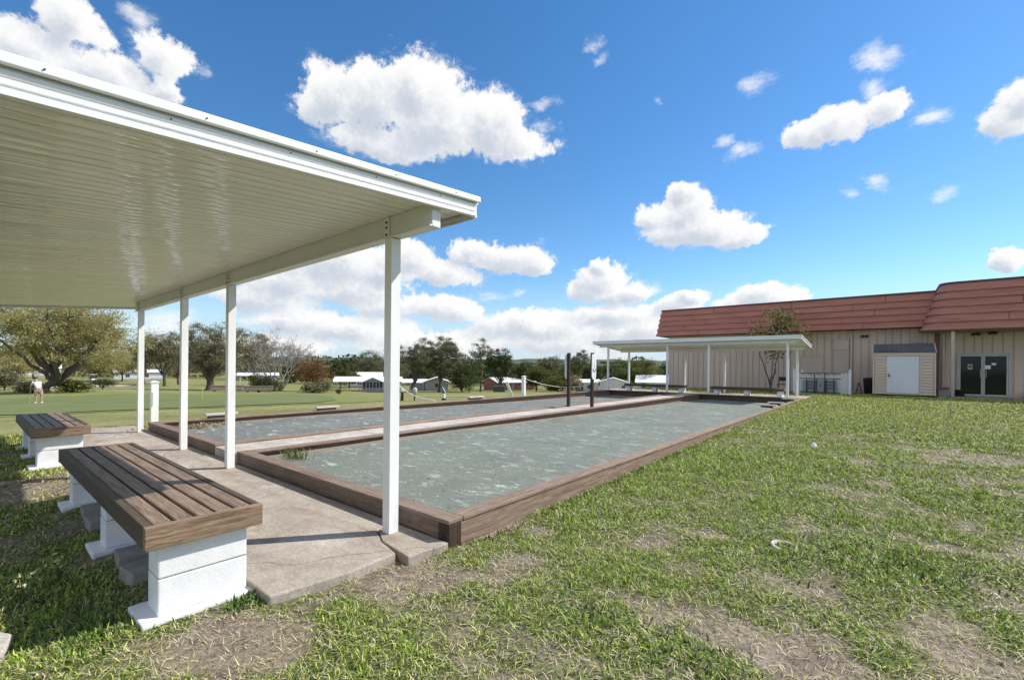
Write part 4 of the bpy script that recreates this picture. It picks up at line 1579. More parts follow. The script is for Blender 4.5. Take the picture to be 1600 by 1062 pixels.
def house(label, x, y, x0, x1, depth, eave, ridge, wall, roof, gables=(), posts=(), wins=(), base=.35, yaw=None, over=.45, doors=(), open_=None, ridge_along=True):
    z = float(zt(x, y))
    rz = (math.atan2(-x, y) if yaw is None else yaw)
    t = thing('mobile_home', label, 'house', (x, y, z), rz, 'low houses beyond the golf course')
    ex0 = x0 if open_ is None else open_
    mb = MB()
    mb.box(ex0, x1, 0, depth, -.5, eave)
    if ridge_along:
        for xa in (ex0, x1 - .06):
            mb.prism([(xa, 0, eave), (xa, depth, eave), (xa, depth / 2, ridge - .06)], (.06, 0, 0))
    else:
        mb.prism([(ex0, 0, eave), (x1, 0, eave), ((ex0 + x1) / 2, 0, ridge - .06)], (0, .06, 0))
    mb.build('wall', wall, t)
    th = .07
    mb = MB()
    if ridge_along:
        h = depth / 2
        s = (ridge - eave) / h
        for ya, yb in ((-over, h), (depth + over, h)):
            za = eave - s * over
            mb.prism([(x0 - .3, ya, za), (x0 - .3, yb, ridge), (x0 - .3, yb, ridge + th), (x0 - .3, ya, za + th)], (x1 - x0 + .6, 0, 0))
    else:
        c = (x0 + x1) / 2
        s = (ridge - eave) / (c - x0)
        for xa in (x0 - over, x1 + over):
            za = eave - s * over
            mb.prism([(xa, -.4, za), (c, -.4, ridge), (c, -.4, ridge + th), (xa, -.4, za + th)], (0, depth + .8, 0))
    mb.build('roof', roof, t)
    for (a, b, pj, ge, gr, gm) in gables:
        mb = MB()
        mb.box(a, b, -pj, -.01, -.5, base + .15)
        mb.prism([(a, -pj, ge), (b, -pj, ge), ((a + b) / 2, -pj, gr)], (0, pj + depth * .4, 0))
        mb.build('gable', gm, t)
        mb = MB()
        mb.box(a + .05, b - .05, -pj + .05, -.02, base + .152, ge - .002)
        w = mb.build('porch_screen', MAT['screen'], t)
        mb = MB()
        n = 6
        for k in range(n + 1):
            xx = a + (b - a - .12) * k / n
            mb.box(xx, xx + .10, -pj - .004, -pj + .07, base + .15, ge)
        mb.box(a, b, -pj - .006, -pj + .06, base + .30, base + .42)
        mb.build('frame', MAT['wall_white'], w)
        c = (a + b) / 2
        s = (gr - ge) / (c - a)
        mb = MB()
        for xa in (a - .35, b + .35):
            za = ge - s * .35
            mb.prism([(xa, -pj - .3, za), (c, -pj - .3, gr), (c, -pj - .3, gr + th), (xa, -pj - .3, za + th)], (0, pj + depth * .45, 0))
        mb.build('roof', roof, t)
    for px in posts:
        MB().box(px - .09, px + .09, -.35, -.17, -.5, eave - .1).build('porch_post', MAT['wall_white'], t)
    for (a, b, c, d) in wins:
        f = MB().box(a - .07, b + .07, -.05, -.005, c - .07, d + .07).build('window', MAT['wall_white'], t)
        mb = MB()
        mid = (a + b) / 2
        mb.box(a, mid - .03, -.065, -.052, c, d)
        mb.box(mid + .03, b, -.065, -.052, c, d)
        mb.build('pane', MAT['screen'], f)
    for (a, b) in doors:
        MB().box(a, b, -.05, -.005, base, base + 1.9).build('door', MAT['wall_grey'], t)
    if base:
        MB().box(ex0 + .02, x1 - .02, -.02, -.002, -.5, base).build('skirting', MAT['wall_grey'], t)
    return t


WH, GR = MAT['wall_white'], MAT['wall_grey']
house('white house with a dark screened gable porch and a long carport roof', -84.2, 55.5, -7.6, 6.0, 6.0, 2.15, 3.0, WH, MAT['roof_white'], gables=[(-2.0, 2.1, 2.6, 2.05, 2.95, GR)], posts=(-7.0, -5.0, -2.6), wins=[(2.6, 3.2, .9, 1.9), (4.2, 5.0, .9, 1.9)], open_=-2.2)
house('grey gabled house behind the two live oaks, white porch roof beside it', -80.7, 69.5, -2.0, 3.3, 9.0, 2.2, 3.1, GR, MAT['roof_white'], wins=[(.2, 1.6, .8, 1.8)], doors=[(-1.6, -.8)], ridge_along=False)
house('low porch wing with a white fascia between the near post and the live oaks', -86.0, 66.0, -3.5, 4.4, 4.0, 1.95, 2.6, GR, MAT['roof_white'], posts=(-3, -.8, 1.3, 3.6), open_=.5)
house('red brick house with a white metal roof right of the oaks', -76.0, 90.5, -3.3, 9.6, 7.0, 2.15, 3.15, MAT['brick'], MAT['roof_white'], wins=[(3.2, 3.9, .7, 1.7), (6.6, 7.2, .7, 1.7)], doors=[(1.2, 2.0)], base=0, yaw=math.atan2(76.0, 90.5) + .55, over=.8)
house('white gabled house seen left of the far shelter posts', -46.9, 92.5, -2.9, 2.9, 9.0, 2.25, 3.1, WH, MAT['roof_white'], wins=[(1.9, 2.6, .6, 1.5)], ridge_along=False)
house('porch wing with dark openings joined to the white gabled house', -52.5, 90.0, -2.2, 2.9, 5.0, 2.2, 2.8, WH, MAT['roof_white'], wins=[(-1.9, -.5, .3, 1.9), (.4, 1.1, .7, 1.7)])
house('white roofed house seen under the far shelter beside the building corner', -39.8, 101.5, -5.2, 5.0, 8.0, 2.1, 3.6, WH, MAT['roof_white'], wins=[(-4, -3, .8, 1.8)])
house('white roofed house half hidden behind the bare tree', -117.0, 45.5, -4.4, 4.2, 6.5, 2.9, 3.45, GR, MAT['roof_white'], posts=(-3.8, -2.4), wins=[(1.5, 2.6, .8, 1.8)], open_=-1.5)
house('small distant roof among the trees behind the porch house', -112, 71.5, -4.5, 4.5, 6.0, 3.0, 4.2, WH, MAT['roof_white'], wins=[(-2, -1, .9, 1.9)])
house('far white house among the trees left of the shelter posts', -195, 37.5, -6, 7, 7.0, 2.6, 3.4, WH, MAT['roof_white'], wins=[(-3, -2, .9, 1.9), (2, 3, .9, 1.9)])
house('far pale house at the left edge behind the big tree', -205, 12, -8, 8, 7.0, 2.6, 3.6, WH, MAT['roof_white'], wins=[(-4, -2.6, .9, 1.9), (3, 4, .9, 1.9)])
tb = wthing('dumpster', 'green waste container by the red brick house', 'container', (-65.8, 75.4, float(zt(-65.8, 75.4))))
zz = float(zt(-65.8, 75.4))
Mx = Matrix.Translation((-65.8, 75.4, zz)) @ Matrix.Rotation(.65, 4, 'Z')
MB().box(-1.3, 1.3, -.6, .6, .1, 1.25, Mx).build('body', M('dark_green_paint', [(.045, .09, .065)], 3), tb)
MB().box(-1.36, 1.36, -.66, .66, 1.252, 1.33, Mx).build('lid', M('grey_green_lid', [(.10, .14, .12)], 3), tb)

# long low plank boxes on legs under the oak
MAT['weathered'] = M('weathered_planks', [(.24, .19, .15)], 3, (1, 8, 1))
for (x, y, lab) in ((-79.5, 26.3, 'long low box of weathered planks under the broad oak, left of the shelter post'), (-78.6, 30.6, 'long low box of weathered planks under the broad oak, right of the shelter post')):
    z = float(zt(x, y))
    t = thing('plank_box', lab, 'box', (x, y, z), math.atan2(-x, y), 'plank boxes under the oak')
    MB().box(-2.1, 2.1, -.4, .4, .42, 1.05).build('box', MAT['weathered'], t, .02)
    MB().box(-2.16, 2.16, -.46, .46, 1.052, 1.10).build('lid', MAT['weathered'], t)
    for dx in (-1.6, .0, 1.6):
        MB().box(dx - .2, dx + .2, -.3, .3, -.1, .419).build('leg', MAT['raw_block'] if dx else MAT['dark_wood'], t)

# golf carts
def cart(label, x, y, rz):
    z = float(zt(x, y))
    t = thing('golf_cart', label, 'golf cart', (x, y, z), rz, 'golf carts parked across the course')
    mb = MB()
    mb.prism([(-1.2, -.55, .35), (1.1, -.55, .35), (1.2, -.55, .6), (.75, -.55, .85), (.45, -.55, .5), (-.35, -.55, .5), (-.4, -.55, .85), (-1.2, -.55, .85)], (0, 1.1, 0))
    mb.build('body', MAT['vinyl'], t, .03)
    MB().box(-.38, .1, -.5, .5, .51, .72).box(-.42, -.32, -.5, .5, .86, 1.2).build('seat', MAT['dark'], t)
    MB().box(-.95, .75, -.6, .6, 1.82, 1.90).build('canopy', MAT['vinyl'], t, .02)
    for px, qx in ((.72, .62), (-.85, -.8)):
        for yy in (-.52, .52):
            MB().tube([(px, yy, .8), (qx, yy, 1.82)], .022, 6).build('strut', MAT['black'], t)
    for px in (.8, -.8):
        for yy in (-.56, .56):
            w = MB().tube([(px, yy - .09, .23), (px, yy + .09, .23)], .23, 14).build('wheel', MAT['black'], t)
            MB().tube([(px, yy - .1, .23), (px, yy + .1, .23)], .11, 10).build('rim', MAT['vinyl'], w)
    return t


cart('white golf cart parked on the track right of the big tree', -151.3, 20.4, .25)
cart('white golf cart far off at the left edge behind the golfer', -160, 4.5, 1.2)

# ---------------------------------------------------------------- the golfer
def golfer():
    x, y = -43.0, 3.17
    z = float(zt(x, y)) + .05
    rz = math.atan2(-x, y)
    t = thing('person', 'golfer in a pale shirt and khaki shorts putting on the green, back to the camera', 'person', (x, y, z), rz)
    skin = M('skin', [(.42, .25, .17)], 8, rough=.6)
    shirt = M('pale_blue_shirt', [(.3, (.40, .43, .55)), (.6, (.72, .73, .78))], 5, rough=.8)
    khaki = M('khaki_cloth', [(.52, .43, .30)], 5, rough=.8)

    def skinned(name, V, E, Rr, mat_, par, root=0):
        me = bpy.data.meshes.new(name)
        me.from_pydata(V, E, [])
        o = bpy.data.objects.new(name, me)
        COL.objects.link(o)
        o.parent = par
        me.materials.append(mat_)
        md = o.modifiers.new('skin', 'SKIN')
        md.use_smooth_shade = True
        for i, r in enumerate(Rr):
            me.skin_vertices[0].data[i].radius = (r[0], r[1]) if isinstance(r, tuple) else (r, r)
            me.skin_vertices[0].data[i].use_root = (i == root)
        s = o.modifiers.new('sub', 'SUBSURF')
        s.levels = 1
        s.render_levels = 2
        return o
    # local: x right of view, y away from camera, leaning away and to the left over the ball
    V = [(0, 0, .90), (-.02, .06, 1.10), (-.06, .16, 1.30), (-.09, .24, 1.42), (-.13, .31, 1.51), (-.155, .345, 1.58), (-.17, .37, 1.67),
         (-.10, .0, .84), (-.11, .05, .48), (-.12, .0, .09), (-.15, .14, .04),
         (.10, 0, .84), (.13, .05, .48), (.14, .0, .09), (.16, .14, .04),
         (-.25, .20, 1.34), (-.37, .28, 1.10), (-.38, .44, .92),
         (.09, .26, 1.36), (.02, .42, 1.12), (-.33, .47, .90)]
    E = [(0, 1), (1, 2), (2, 3), (3, 4), (4, 5), (5, 6), (0, 7), (7, 8), (8, 9), (9, 10), (0, 11), (11, 12), (12, 13), (13, 14), (2, 15), (15, 16), (16, 17), (2, 18), (18, 19), (19, 20)]
    Rr = [(.15, .11), (.155, .12), (.17, .12), .06, .075, .10, .085, .09, .06, .045, .04, .09, .06, .045, .04, .065, .042, .035, .065, .042, .035]
    skinned('body', V, E, Rr, skin, t)
    V = [(0, 0, .89), (-.02, .06, 1.10), (-.06, .16, 1.30), (-.085, .225, 1.39), (-.25, .20, 1.34), (-.33, .25, 1.18), (.09, .26, 1.36), (.055, .34, 1.22)]
    E = [(0, 1), (1, 2), (2, 3), (2, 4), (4, 5), (2, 6), (6, 7)]
    skinned('shirt', V, E, [(.175, .135), (.18, .145), (.195, .145), .075, .082, .07, .082, .07], shirt, t)
    V = [(0, 0, .92), (-.10, .0, .82), (-.115, .04, .52), (.10, .0, .82), (.13, .04, .52)]
    E = [(0, 1), (1, 2), (0, 3), (3, 4)]
    skinned('shorts', V, E, [(.165, .135), .115, .09, .115, .09], khaki, t)
    mb = MB()
    for sx in (-.14, .15):
        mb.box(sx - .055, sx + .055, -.07, .22, .0, .085)
    mb.build('shoes', MAT['score_white'], t, .03)
    mb = MB()
    mb.lathe((-.165, .36, 1.60), [(.112, 0), (.118, .05), (.10, .11), (.04, .135)], 14)
    mb.box(-.26, -.10, .43, .58, 1.60, 1.615)
    mb.build('cap', MAT['dark'], t, smooth=False)
    mb = MB()
    mb.bar((-.24, .10, 1.36), (-.05, .02, .98), .05, .01, up=(0, 1, 0))
    mb.build('shirt_stripe', MAT['wall_grey'], t)
    p = thing('golf_club', 'pale putter held by the golfer', 'golf club', (x, y, z), rz)
    MB().tube([(-.36, .46, .98), (-.42, .52, .03)], [.016, .008], 6).build('shaft', MAT['alu'], p)
    MB().box(-.52, -.40, .50, .56, .0, .035).build('head', MAT['alu'], p)


golfer()


# ---------------------------------------------------------------- trees
MAT['bark'] = M('bark', [(.3, (.055, .045, .037)), (.7, (.14, .12, .10))], 3, (3, 3, .6), rough=.9, bmp=.5)
MAT['bark_pale'] = M('pale_bark', [(.3, (.22, .20, .18)), (.7, (.36, .33, .30))], 3, (3, 3, .6), rough=.9)
LEAF = {
    'olive': leaf_mat('olive_leaves', [(0, (.24, .225, .085)), (.5, (.36, .325, .135)), (.85, (.47, .415, .20)), (1, (.56, .50, .29))], .35),
    'oak': leaf_mat('oak_leaves', [(0, (.125, .12, .062)), (.5, (.20, .185, .105)), (.85, (.285, .25, .155)), (1, (.39, .34, .235))], .3),
    'live': leaf_mat('live_oak_leaves', [(0, (.10, .112, .055)), (.5, (.175, .18, .10)), (.85, (.255, .25, .155)), (1, (.37, .355, .25))], .3),
    'dark': leaf_mat('dark_leaves', [(0, (.04, .058, .020)), (.5, (.075, .098, .035)), (.85, (.12, .135, .052)), (1, (.20, .19, .085))], .25),
    'mid': leaf_mat('mid_green_leaves', [(0, (.07, .092, .026)), (.5, (.13, .15, .045)), (.85, (.20, .205, .07)), (1, (.28, .26, .10))], .3),
    'rust': leaf_mat('rust_brown_leaves', [(0, (.10, .052, .024)), (.5, (.21, .115, .052)), (1, (.34, .20, .10))], .25),
    'tan': leaf_mat('dry_plumes', [(0, (.22, .17, .11)), (.5, (.38, .30, .20)), (1, (.50, .41, .29))], .25),
    'sapling': leaf_mat('sapling_leaves', [(0, (.09, .085, .025)), (.5, (.19, .165, .065)), (1, (.36, .29, .17))], .3),
}


def tubes(lines, n=5):
    """list of (points Nx3, radii N) -> verts, quads"""
    V, Q, b = [], [], 0
    for P, r in lines:
        P = np.asarray(P, float)
        r = np.asarray(r, float)
        d = np.gradient(P, axis=0)
        d /= np.linalg.norm(d, axis=1)[:, None] + 1e-9
        ref = np.array([.21, .37, .9]) if abs(d[0, 2]) < .85 else np.array([1., .1, 0])
        a = np.cross(d, ref)
        a /= np.linalg.norm(a, axis=1)[:, None] + 1e-9
        c = np.cross(d, a)
        t = np.arange(n) * 2 * np.pi / n
        ring = P[:, None, :] + (a[:, None, :] * np.cos(t)[None, :, None] + c[:, None, :] * np.sin(t)[None, :, None]) * r[:, None, None]
        V.append(ring.reshape(-1, 3))
        m = len(P)
        i = b + np.arange(m * n).reshape(m, n)
        j = np.roll(i, -1, axis=1)
        Q.append(np.stack([i[:-1], j[:-1], j[1:], i[1:]], -1).reshape(-1, 4))
        b += m * n
    return np.concatenate(V), np.concatenate(Q)


def leaves(P, size, rng, aspect=.55, droop=0.0):
    """diamond leaves with random attitudes at points P"""
    n = len(P)
    d = rng.normal(size=(n, 3))
    d[:, 2] = d[:, 2] * .8 - droop
    d /= np.linalg.norm(d, axis=1)[:, None]
    e = np.cross(d, rng.normal(size=(n, 3)))
    e /= np.linalg.norm(e, axis=1)[:, None] + 1e-9
    s = (size * rng.uniform(.6, 1.35, n))[:, None]
    V = np.stack([P - d * s * .5, P + e * s * aspect * .5, P + d * s * .5, P - e * s * aspect * .5], 1)
    return V.reshape(-1, 3), np.arange(n * 4).reshape(n, 4)


def bez(a, b, c, n):
    t = np.linspace(0, 1, n)[:, None]
    return (1 - t) ** 2 * a + 2 * t * (1 - t) * b + t * t * c


def tree(name, label, x, y, h, cr, off, leaf, seed, fork=.22, tr=.3, limbs=6, clumps=70, nleaf=9000, lsize=.26, spread=.13, lo=.25, group=None, bark='bark', squash=1.0, shell=.5, cat='tree', up=.6, flat=.65, droop=0.0, sizey=1.0):
    rng = np.random.default_rng(seed)
    z = float(zt(x, y)) - .05
    t = thing(name, label, cat, (x, y, z), math.atan2(-x, y), group)
    lines, nodes, nrad = [], [], []
    f = h * fork
    base = np.array([0, 0, -.4])
    top = np.array([off * .15 + rng.normal() * .05 * h * .3, 0, f])
    P = bez(base, np.array([rng.normal() * .04 * h, rng.normal() * .03 * h, f * .5]), top, 5)
    lines.append((P, tr * np.array([1.25, 1.0, .88, .82, .85])))
    zc, zr = h * (1 + lo) / 2, h * (1 - lo) / 2
    for k in range(limbs):
        a = 2 * math.pi * (k + rng.uniform(-.3, .3)) / limbs
        rr = cr * rng.uniform(.45, .78)
        zz = zc + zr * rng.uniform(-.05, up)
        if k == 0:
            rr, zz = cr * .15, h * .86
        e = np.array([off + rr * math.cos(a), rr * math.sin(a) * squash, zz])
        m = top + (e - top) * np.array([.45, .45, .30]) + rng.normal(size=3) * .05 * h
        P = bez(top - np.array([0, 0, rng.uniform(0, .25) * f]), m, e, 8)
        P[1:-1] += rng.normal(size=(6, 3)) * .012 * h
        r = np.linspace(tr * rng.uniform(.5, .68), tr * .10, 8)
        lines.append((P, r))
        nodes.append(P[2:])
        nrad.append(r[2:])
    nodes = np.concatenate(nodes)
    nrad = np.concatenate(nrad)
    u = rng.normal(size=(clumps, 3))
    u /= np.linalg.norm(u, axis=1)[:, None]
    rad = rng.uniform(shell, 1.0, clumps)[:, None]
    irr = (.78 + .44 * rng.random((clumps, 1)))
    Cc = u * rad * irr * np.array([cr * .92, cr * .92 * squash, zr * .92]) + np.array([off, 0, zc])
    Cc[:, 2] = np.maximum(Cc[:, 2], h * lo * .8)
    pts = []
    wts = rng.uniform(.35, 1.5, clumps)
    wts /= wts.sum()
    for c, w in zip(Cc, wts):
        d = np.linalg.norm(nodes - c, axis=1) + np.maximum(0, nodes[:, 2] - c[2]) * .8
        i = int(d.argmin())
        m = (nodes[i] + c) / 2 + np.array([0, 0, .22 * np.linalg.norm(nodes[i] - c)]) + rng.normal(size=3) * .03 * h
        P = bez(nodes[i], m, c, 4)
        r0 = min(nrad[i] * .6, tr * .13)
        lines.append((P, np.linspace(r0, .008 + .012 * tr, 4)))
        n = max(4, int(nleaf * w))
        s = spread * cr * rng.uniform(.7, 1.35)
        q = rng.normal(size=(n, 3)) * np.array([s, s, s * flat]) + c
        k = n // 5
        q[:k] = P[rng.integers(1, 4, k)] + rng.normal(size=(k, 3)) * s * .5
        pts.append(q)
    V, Q = tubes(lines, 6)
    np_mesh('trunk', V, Q, mat=MAT[bark], parent=t, smooth=True)
    V, Q = leaves(np.concatenate(pts), lsize, rng, droop=droop)
    np_mesh('crown', V, Q, mat=LEAF[leaf], parent=t)
    return t


def bare_tree(label, x, y, h, cr, off, seed):
    rng = np.random.default_rng(seed)
    z = float(zt(x, y)) - .05
    t = thing('bare_tree', label, 'tree', (x, y, z), math.atan2(-x, y))
    big, small = [], []

    def grow(p, d, L, r, lev):
        n = 5
        P = [p]
        for k in range(n - 1):
            d = d + rng.normal(size=3) * .10 + np.array([0, 0, .03])
            d /= np.linalg.norm(d)
            P.append(P[-1] + d * L / (n - 1))
        P = np.array(P)
        R_ = np.linspace(r, r * .55, n)
        (big if lev < 3 else small).append((P, R_))
        if lev >= 5:
            return
        kids = 3 if lev < 4 else 4
        for k in range(kids):
            i = n - 1 if k == 0 else int(rng.integers(2, n))
            nd = d + rng.normal(size=3) * (.40 if lev < 2 else .55)
            nd[2] += .05
            nd /= np.linalg.norm(nd)
            grow(P[i], nd, L * rng.uniform(.58, .82), max(.026, R_[i] * .70), lev + 1)
    for k in range(6):
        a = 2 * math.pi * (k + rng.uniform(-.3, .3)) / 6
        d = np.array([math.cos(a) * .62 + off / h * .7, math.sin(a) * .5, 1.0])
        d /= np.linalg.norm(d)
        grow(np.array([math.cos(a) * .25, math.sin(a) * .25, -.3]), d, h * .36, .19, 0)
    V, Q = tubes(big, 6)
    np_mesh('trunk', V, Q, mat=MAT['bark_pale'], parent=t, smooth=True)
    V, Q = tubes(small, 3)
    np_mesh('twigs', V, Q, mat=MAT['bark_pale'], parent=t)
    return t


tree('spreading_tree', 'huge spreading olive green tree with splayed dark limbs behind the golfer', -72.5, 6.3, 11.6, 8.4, .9, 'olive', 3, fork=.12, tr=.44, limbs=10, clumps=260, nleaf=62000, lsize=.17, spread=.060, lo=.26, shell=.3, up=.75, droop=.45)
tree('clipped_shrub', 'dark rounded shrub standing alone on the mown turf', -85.3, 12.6, 1.55, 1.75, 0, 'dark', 5, fork=.25, tr=.12, limbs=5, clumps=30, nleaf=3000, lsize=.13, spread=.17, lo=.35, shell=.3, cat='shrub')
GB3 = 'trees in the middle distance left of the shelter posts'
tree('oak_tree', 'slim brown green oak just right of the leftmost shelter post', -136.1, 27.7, 12.0, 3.6, .5, 'oak', 8, tr=.3, clumps=85, nleaf=10000, lsize=.26, spread=.10, group=GB3, shell=.3)
tree('oak_tree', 'broad brown green oak between the two leftmost shelter posts', -121.6, 28.0, 12.6, 5.2, 0, 'oak', 9, tr=.34, clumps=120, nleaf=16000, lsize=.25, spread=.09, group=GB3, shell=.3)
tree('oak_tree', 'brown green oak directly behind the second shelter post', -139.6, 35.2, 11.6, 3.6, .2, 'oak', 10, tr=.3, clumps=85, nleaf=10000, lsize=.26, spread=.10, group=GB3, shell=.3)
tree('oak_tree', 'large grey green oak with a thick dark trunk between the two middle shelter posts', -87.7, 26.2, 12.2, 6.9, .9, 'oak', 12, fork=.2, tr=.66, limbs=9, clumps=230, nleaf=46000, lsize=.17, spread=.062, lo=.2, shell=.32, up=.75)
tree('oak_tree', 'tall oak rising behind the second nearest shelter post beside the bare tree', -126.8, 48.4, 14.2, 5.0, 1.0, 'oak', 14, tr=.36, clumps=120, nleaf=16000, lsize=.26, spread=.09, group=GB3, shell=.3)
bare_tree('large leafless tree with many pale rising branches', -88.1, 37.5, 11.9, 6.1, 1.6, 17)
tree('rust_tree', 'low rust brown tree right of the leafless tree', -83.6, 42.5, 6.5, 4.0, .1, 'rust', 19, fork=.2, tr=.2, clumps=80, nleaf=9000, lsize=.2, spread=.15, lo=.22, shell=.3)
tree('ground_shrub', 'dark shrub mass at the foot of the leafless tree', -88.0, 36.0, 2.7, 3.0, .2, 'dark', 21, fork=.1, tr=.1, clumps=50, nleaf=4500, lsize=.2, spread=.2, lo=.1, shell=.2, cat='shrub')
tree('ground_shrub', 'small twiggy green shrub left of the leafless tree', -90.0, 34.6, 3.4, 1.7, 0, 'mid', 22, fork=.1, tr=.08, clumps=40, nleaf=1800, lsize=.2, spread=.2, lo=.1, shell=.3, cat='shrub')
tree('palm_shrub', 'spiky grey green garden shrub below the rust brown tree', -77.1, 40.1, 1.9, 2.9, -.5, 'live', 23, fork=.1, tr=.08, clumps=60, nleaf=4200, lsize=.32, spread=.15, lo=.1, shell=.2, cat='shrub')
tree('ground_shrub', 'little round dark bush on the turf in front of the screened porch', -71.3, 40.5, .9, .55, 0, 'dark', 24, fork=.2, tr=.05, clumps=20, nleaf=900, lsize=.12, spread=.25, lo=.1, shell=.2, cat='shrub')
GL_ = 'live oaks in front of the houses'
tree('live_oak', 'grey green live oak with a forked dark trunk, nearest to the white shelter post', -73.6, 58.6, 11.2, 4.9, .8, 'live', 26, fork=.22, tr=.3, limbs=7, clumps=125, nleaf=24000, lsize=.20, spread=.072, lo=.27, group=GL_, shell=.35, up=.75)
tree('live_oak', 'tall bushy live oak, right one of the pair before the grey house', -71.6, 62.8, 11.9, 5.1, 1.5, 'live', 27, fork=.25, tr=.3, limbs=7, clumps=140, nleaf=27000, lsize=.20, spread=.072, lo=.25, group=GL_, shell=.35, up=.75)
tree('evergreen_bush', 'dense dark evergreen mass between the live oaks and the brick house', -69.2, 67.3, 5.6, 3.7, .4, 'dark', 28, fork=.1, tr=.2, clumps=90, nleaf=9000, lsize=.28, spread=.15, lo=.04, shell=.3)
tree('sparse_tree', 'tall gaunt tree with few leaves left of the brick house', -69.0, 72.7, 12.2, 2.9, -.1, 'live', 30, fork=.45, tr=.22, limbs=7, clumps=54, nleaf=4800, lsize=.22, spread=.09, lo=.42, shell=.3)
tree('live_oak', 'dark domed oak directly behind the brick house', -73.1, 84.9, 11.0, 4.6, -1.2, 'dark', 31, fork=.2, tr=.3, clumps=130, nleaf=18000, lsize=.25, spread=.085, lo=.2, shell=.35)
GM = 'trees along the far edge of the golf course'
for (lab, x, y, h, cr, off, lf, sd, kw) in (
        ('dark tree seen just above the short rope post', -77.5, 98.1, 7.8, 4.2, 0, 'dark', 33, {}),
        ('tall round headed oak above the rope, left of the score posts', -74.5, 107.1, 10.2, 4.4, .2, 'live', 34, dict(lo=.35)),
        ('yellow green tree over the sagging rope', -65.4, 88.6, 6.0, 3.4, .2, 'mid', 35, {}),
        ('open crowned tall tree between the two score posts', -62.6, 103.9, 10.4, 3.4, .4, 'live', 36, dict(clumps=34, nleaf=4200, lo=.5)),
        ('mid green tree behind the left score post', -64.8, 99.5, 6.1, 4.2, .6, 'mid', 37, {}),
        ('dark green tree right of the score posts', -62.5, 110.5, 7.0, 4.2, 0, 'dark', 38, {}),
        ('big round green tree seen under the far shelter roof', -47.4, 106.1, 8.4, 6.4, -.3, 'mid', 39, dict(clumps=120, nleaf=22000)),
        ('dark tree beside the corner of the beige building', -48.7, 128.4, 7.2, 4.2, .2, 'dark', 40, {}),
        ('reddish brown tree under the far shelter roof', -57.0, 134.5, 7.0, 4.4, 0, 'rust', 41, {}),
        ('low light green shrubs under the sagging rope', -58.6, 87.8, 3.6, 3.2, -.3, 'mid', 42, dict(lo=.05)),
        ('dark slender tree behind the rust brown tree', -102.1, 58.3, 7.0, 2.8, 0, 'dark', 43, {}),
        ('dark low tree left of the porch house', -109.7, 65.1, 5.2, 2.6, .4, 'mid', 44, {}),
        ('broad dark oak behind the porch house', -131.4, 86.0, 11.2, 7.2, .2, 'live', 45, dict(clumps=120, nleaf=20000)),
        ('dark oak behind the nearest shelter post', -117.3, 84.7, 12.2, 5.4, .5, 'live', 46, dict(nleaf=16000)),
        ('pale olive trees far behind the big spreading tree', -161.4, 22.4, 9.2, 7.8, .8, 'olive', 47, dict(clumps=110, nleaf=17000)),
        ('olive tree behind the golf cart', -169.2, 28.9, 8.2, 6.0, .9, 'olive', 48, dict(nleaf=13000)),
        ('far olive bush at the left edge of the view', -141.3, 6.6, 5.4, 4.4, 0, 'olive', 49, dict(lo=.1)),
        ('tall olive tree far left behind the golfer', -176, 12, 10, 7.5, 0, 'olive', 50, dict(nleaf=15000))):
    kk = dict(fork=.25, tr=.22, limbs=6, clumps=110, nleaf=12000, lsize=.28, spread=.10, lo=.18, shell=.35, group=GM)
    kk.update(kw)
    tree('far_tree', lab, x, y, h, cr, off, lf, sd, **kk)
tree('pampas_grass', 'pale dry plume grass beside the left score post', -52.7, 86.1, 3.6, 1.6, 0, 'tan', 52, fork=.2, tr=.06, clumps=40, nleaf=1800, lsize=.35, spread=.2, lo=.1, shell=.2, cat='plant')
tree('ground_shrub', 'grey green shrub at the left edge of the picture behind the green', -90.0, 3.5, 3.1, 2.0, .1, 'live', 53, fork=.1, tr=.08, clumps=50, nleaf=3200, lsize=.22, spread=.18, lo=.08, shell=.2, cat='shrub')
tree('tuft_shrub', 'reedy tuft left of the big tree trunk', -76.2, 4.6, 1.3, 1.4, .2, 'olive', 54, fork=.1, tr=.05, clumps=40, nleaf=1600, lsize=.3, spread=.2, lo=.05, shell=.2, cat='shrub')
tree('tuft_shrub', 'reedy tuft right of the big tree trunk', -72.6, 7.9, 1.5, 1.5, .3, 'mid', 55, fork=.1, tr=.05, clumps=40, nleaf=1700, lsize=.3, spread=.2, lo=.05, shell=.2, cat='shrub')
tree('sapling', 'young multi stemmed tree against the beige wall behind the far shelter', -4.72, 27.4, 4.70, 1.45, .30, 'sapling', 58, fork=.10, tr=.06, limbs=4, clumps=70, nleaf=2000, lsize=.17, spread=.12, lo=.42, shell=.25, up=.9)


def wood_mass(name, label, rows, leaf, seed, kind='stuff'):
    """far-off trees that read as one mass: leaf clumps only"""
    rng = np.random.default_rng(seed)
    pts, sz = [], []
    for (b0, b1, dist, hh, n) in rows:
        for k in range(n):
            a = R(rng.uniform(b0, b1))
            d = dist * rng.uniform(.93, 1.1)
            x, y = d * math.sin(a), d * math.cos(a)
            z = float(zt(x, y))
            h = hh * rng.uniform(.65, 1.15)
            w = h * rng.uniform(.45, .8)
            m = 520
            u = rng.normal(size=(m, 3))
            u /= np.linalg.norm(u, axis=1)[:, None]
            u *= rng.uniform(.55, 1.0, (m, 1))
            p = u * np.array([w, w, h * .5]) + np.array([x, y, z + h * .5])
            p += (np.round(u * 2.2) / 2.2 - u) * w * .35
            pts.append(p)
    P = np.concatenate(pts)
    V, Q = leaves(P, 1.0 * np.ones(len(P)), rng, .75)
    o = np_mesh(name, V, Q, mat=LEAF[leaf])
    tag(o, label, 'woods', kind=kind)


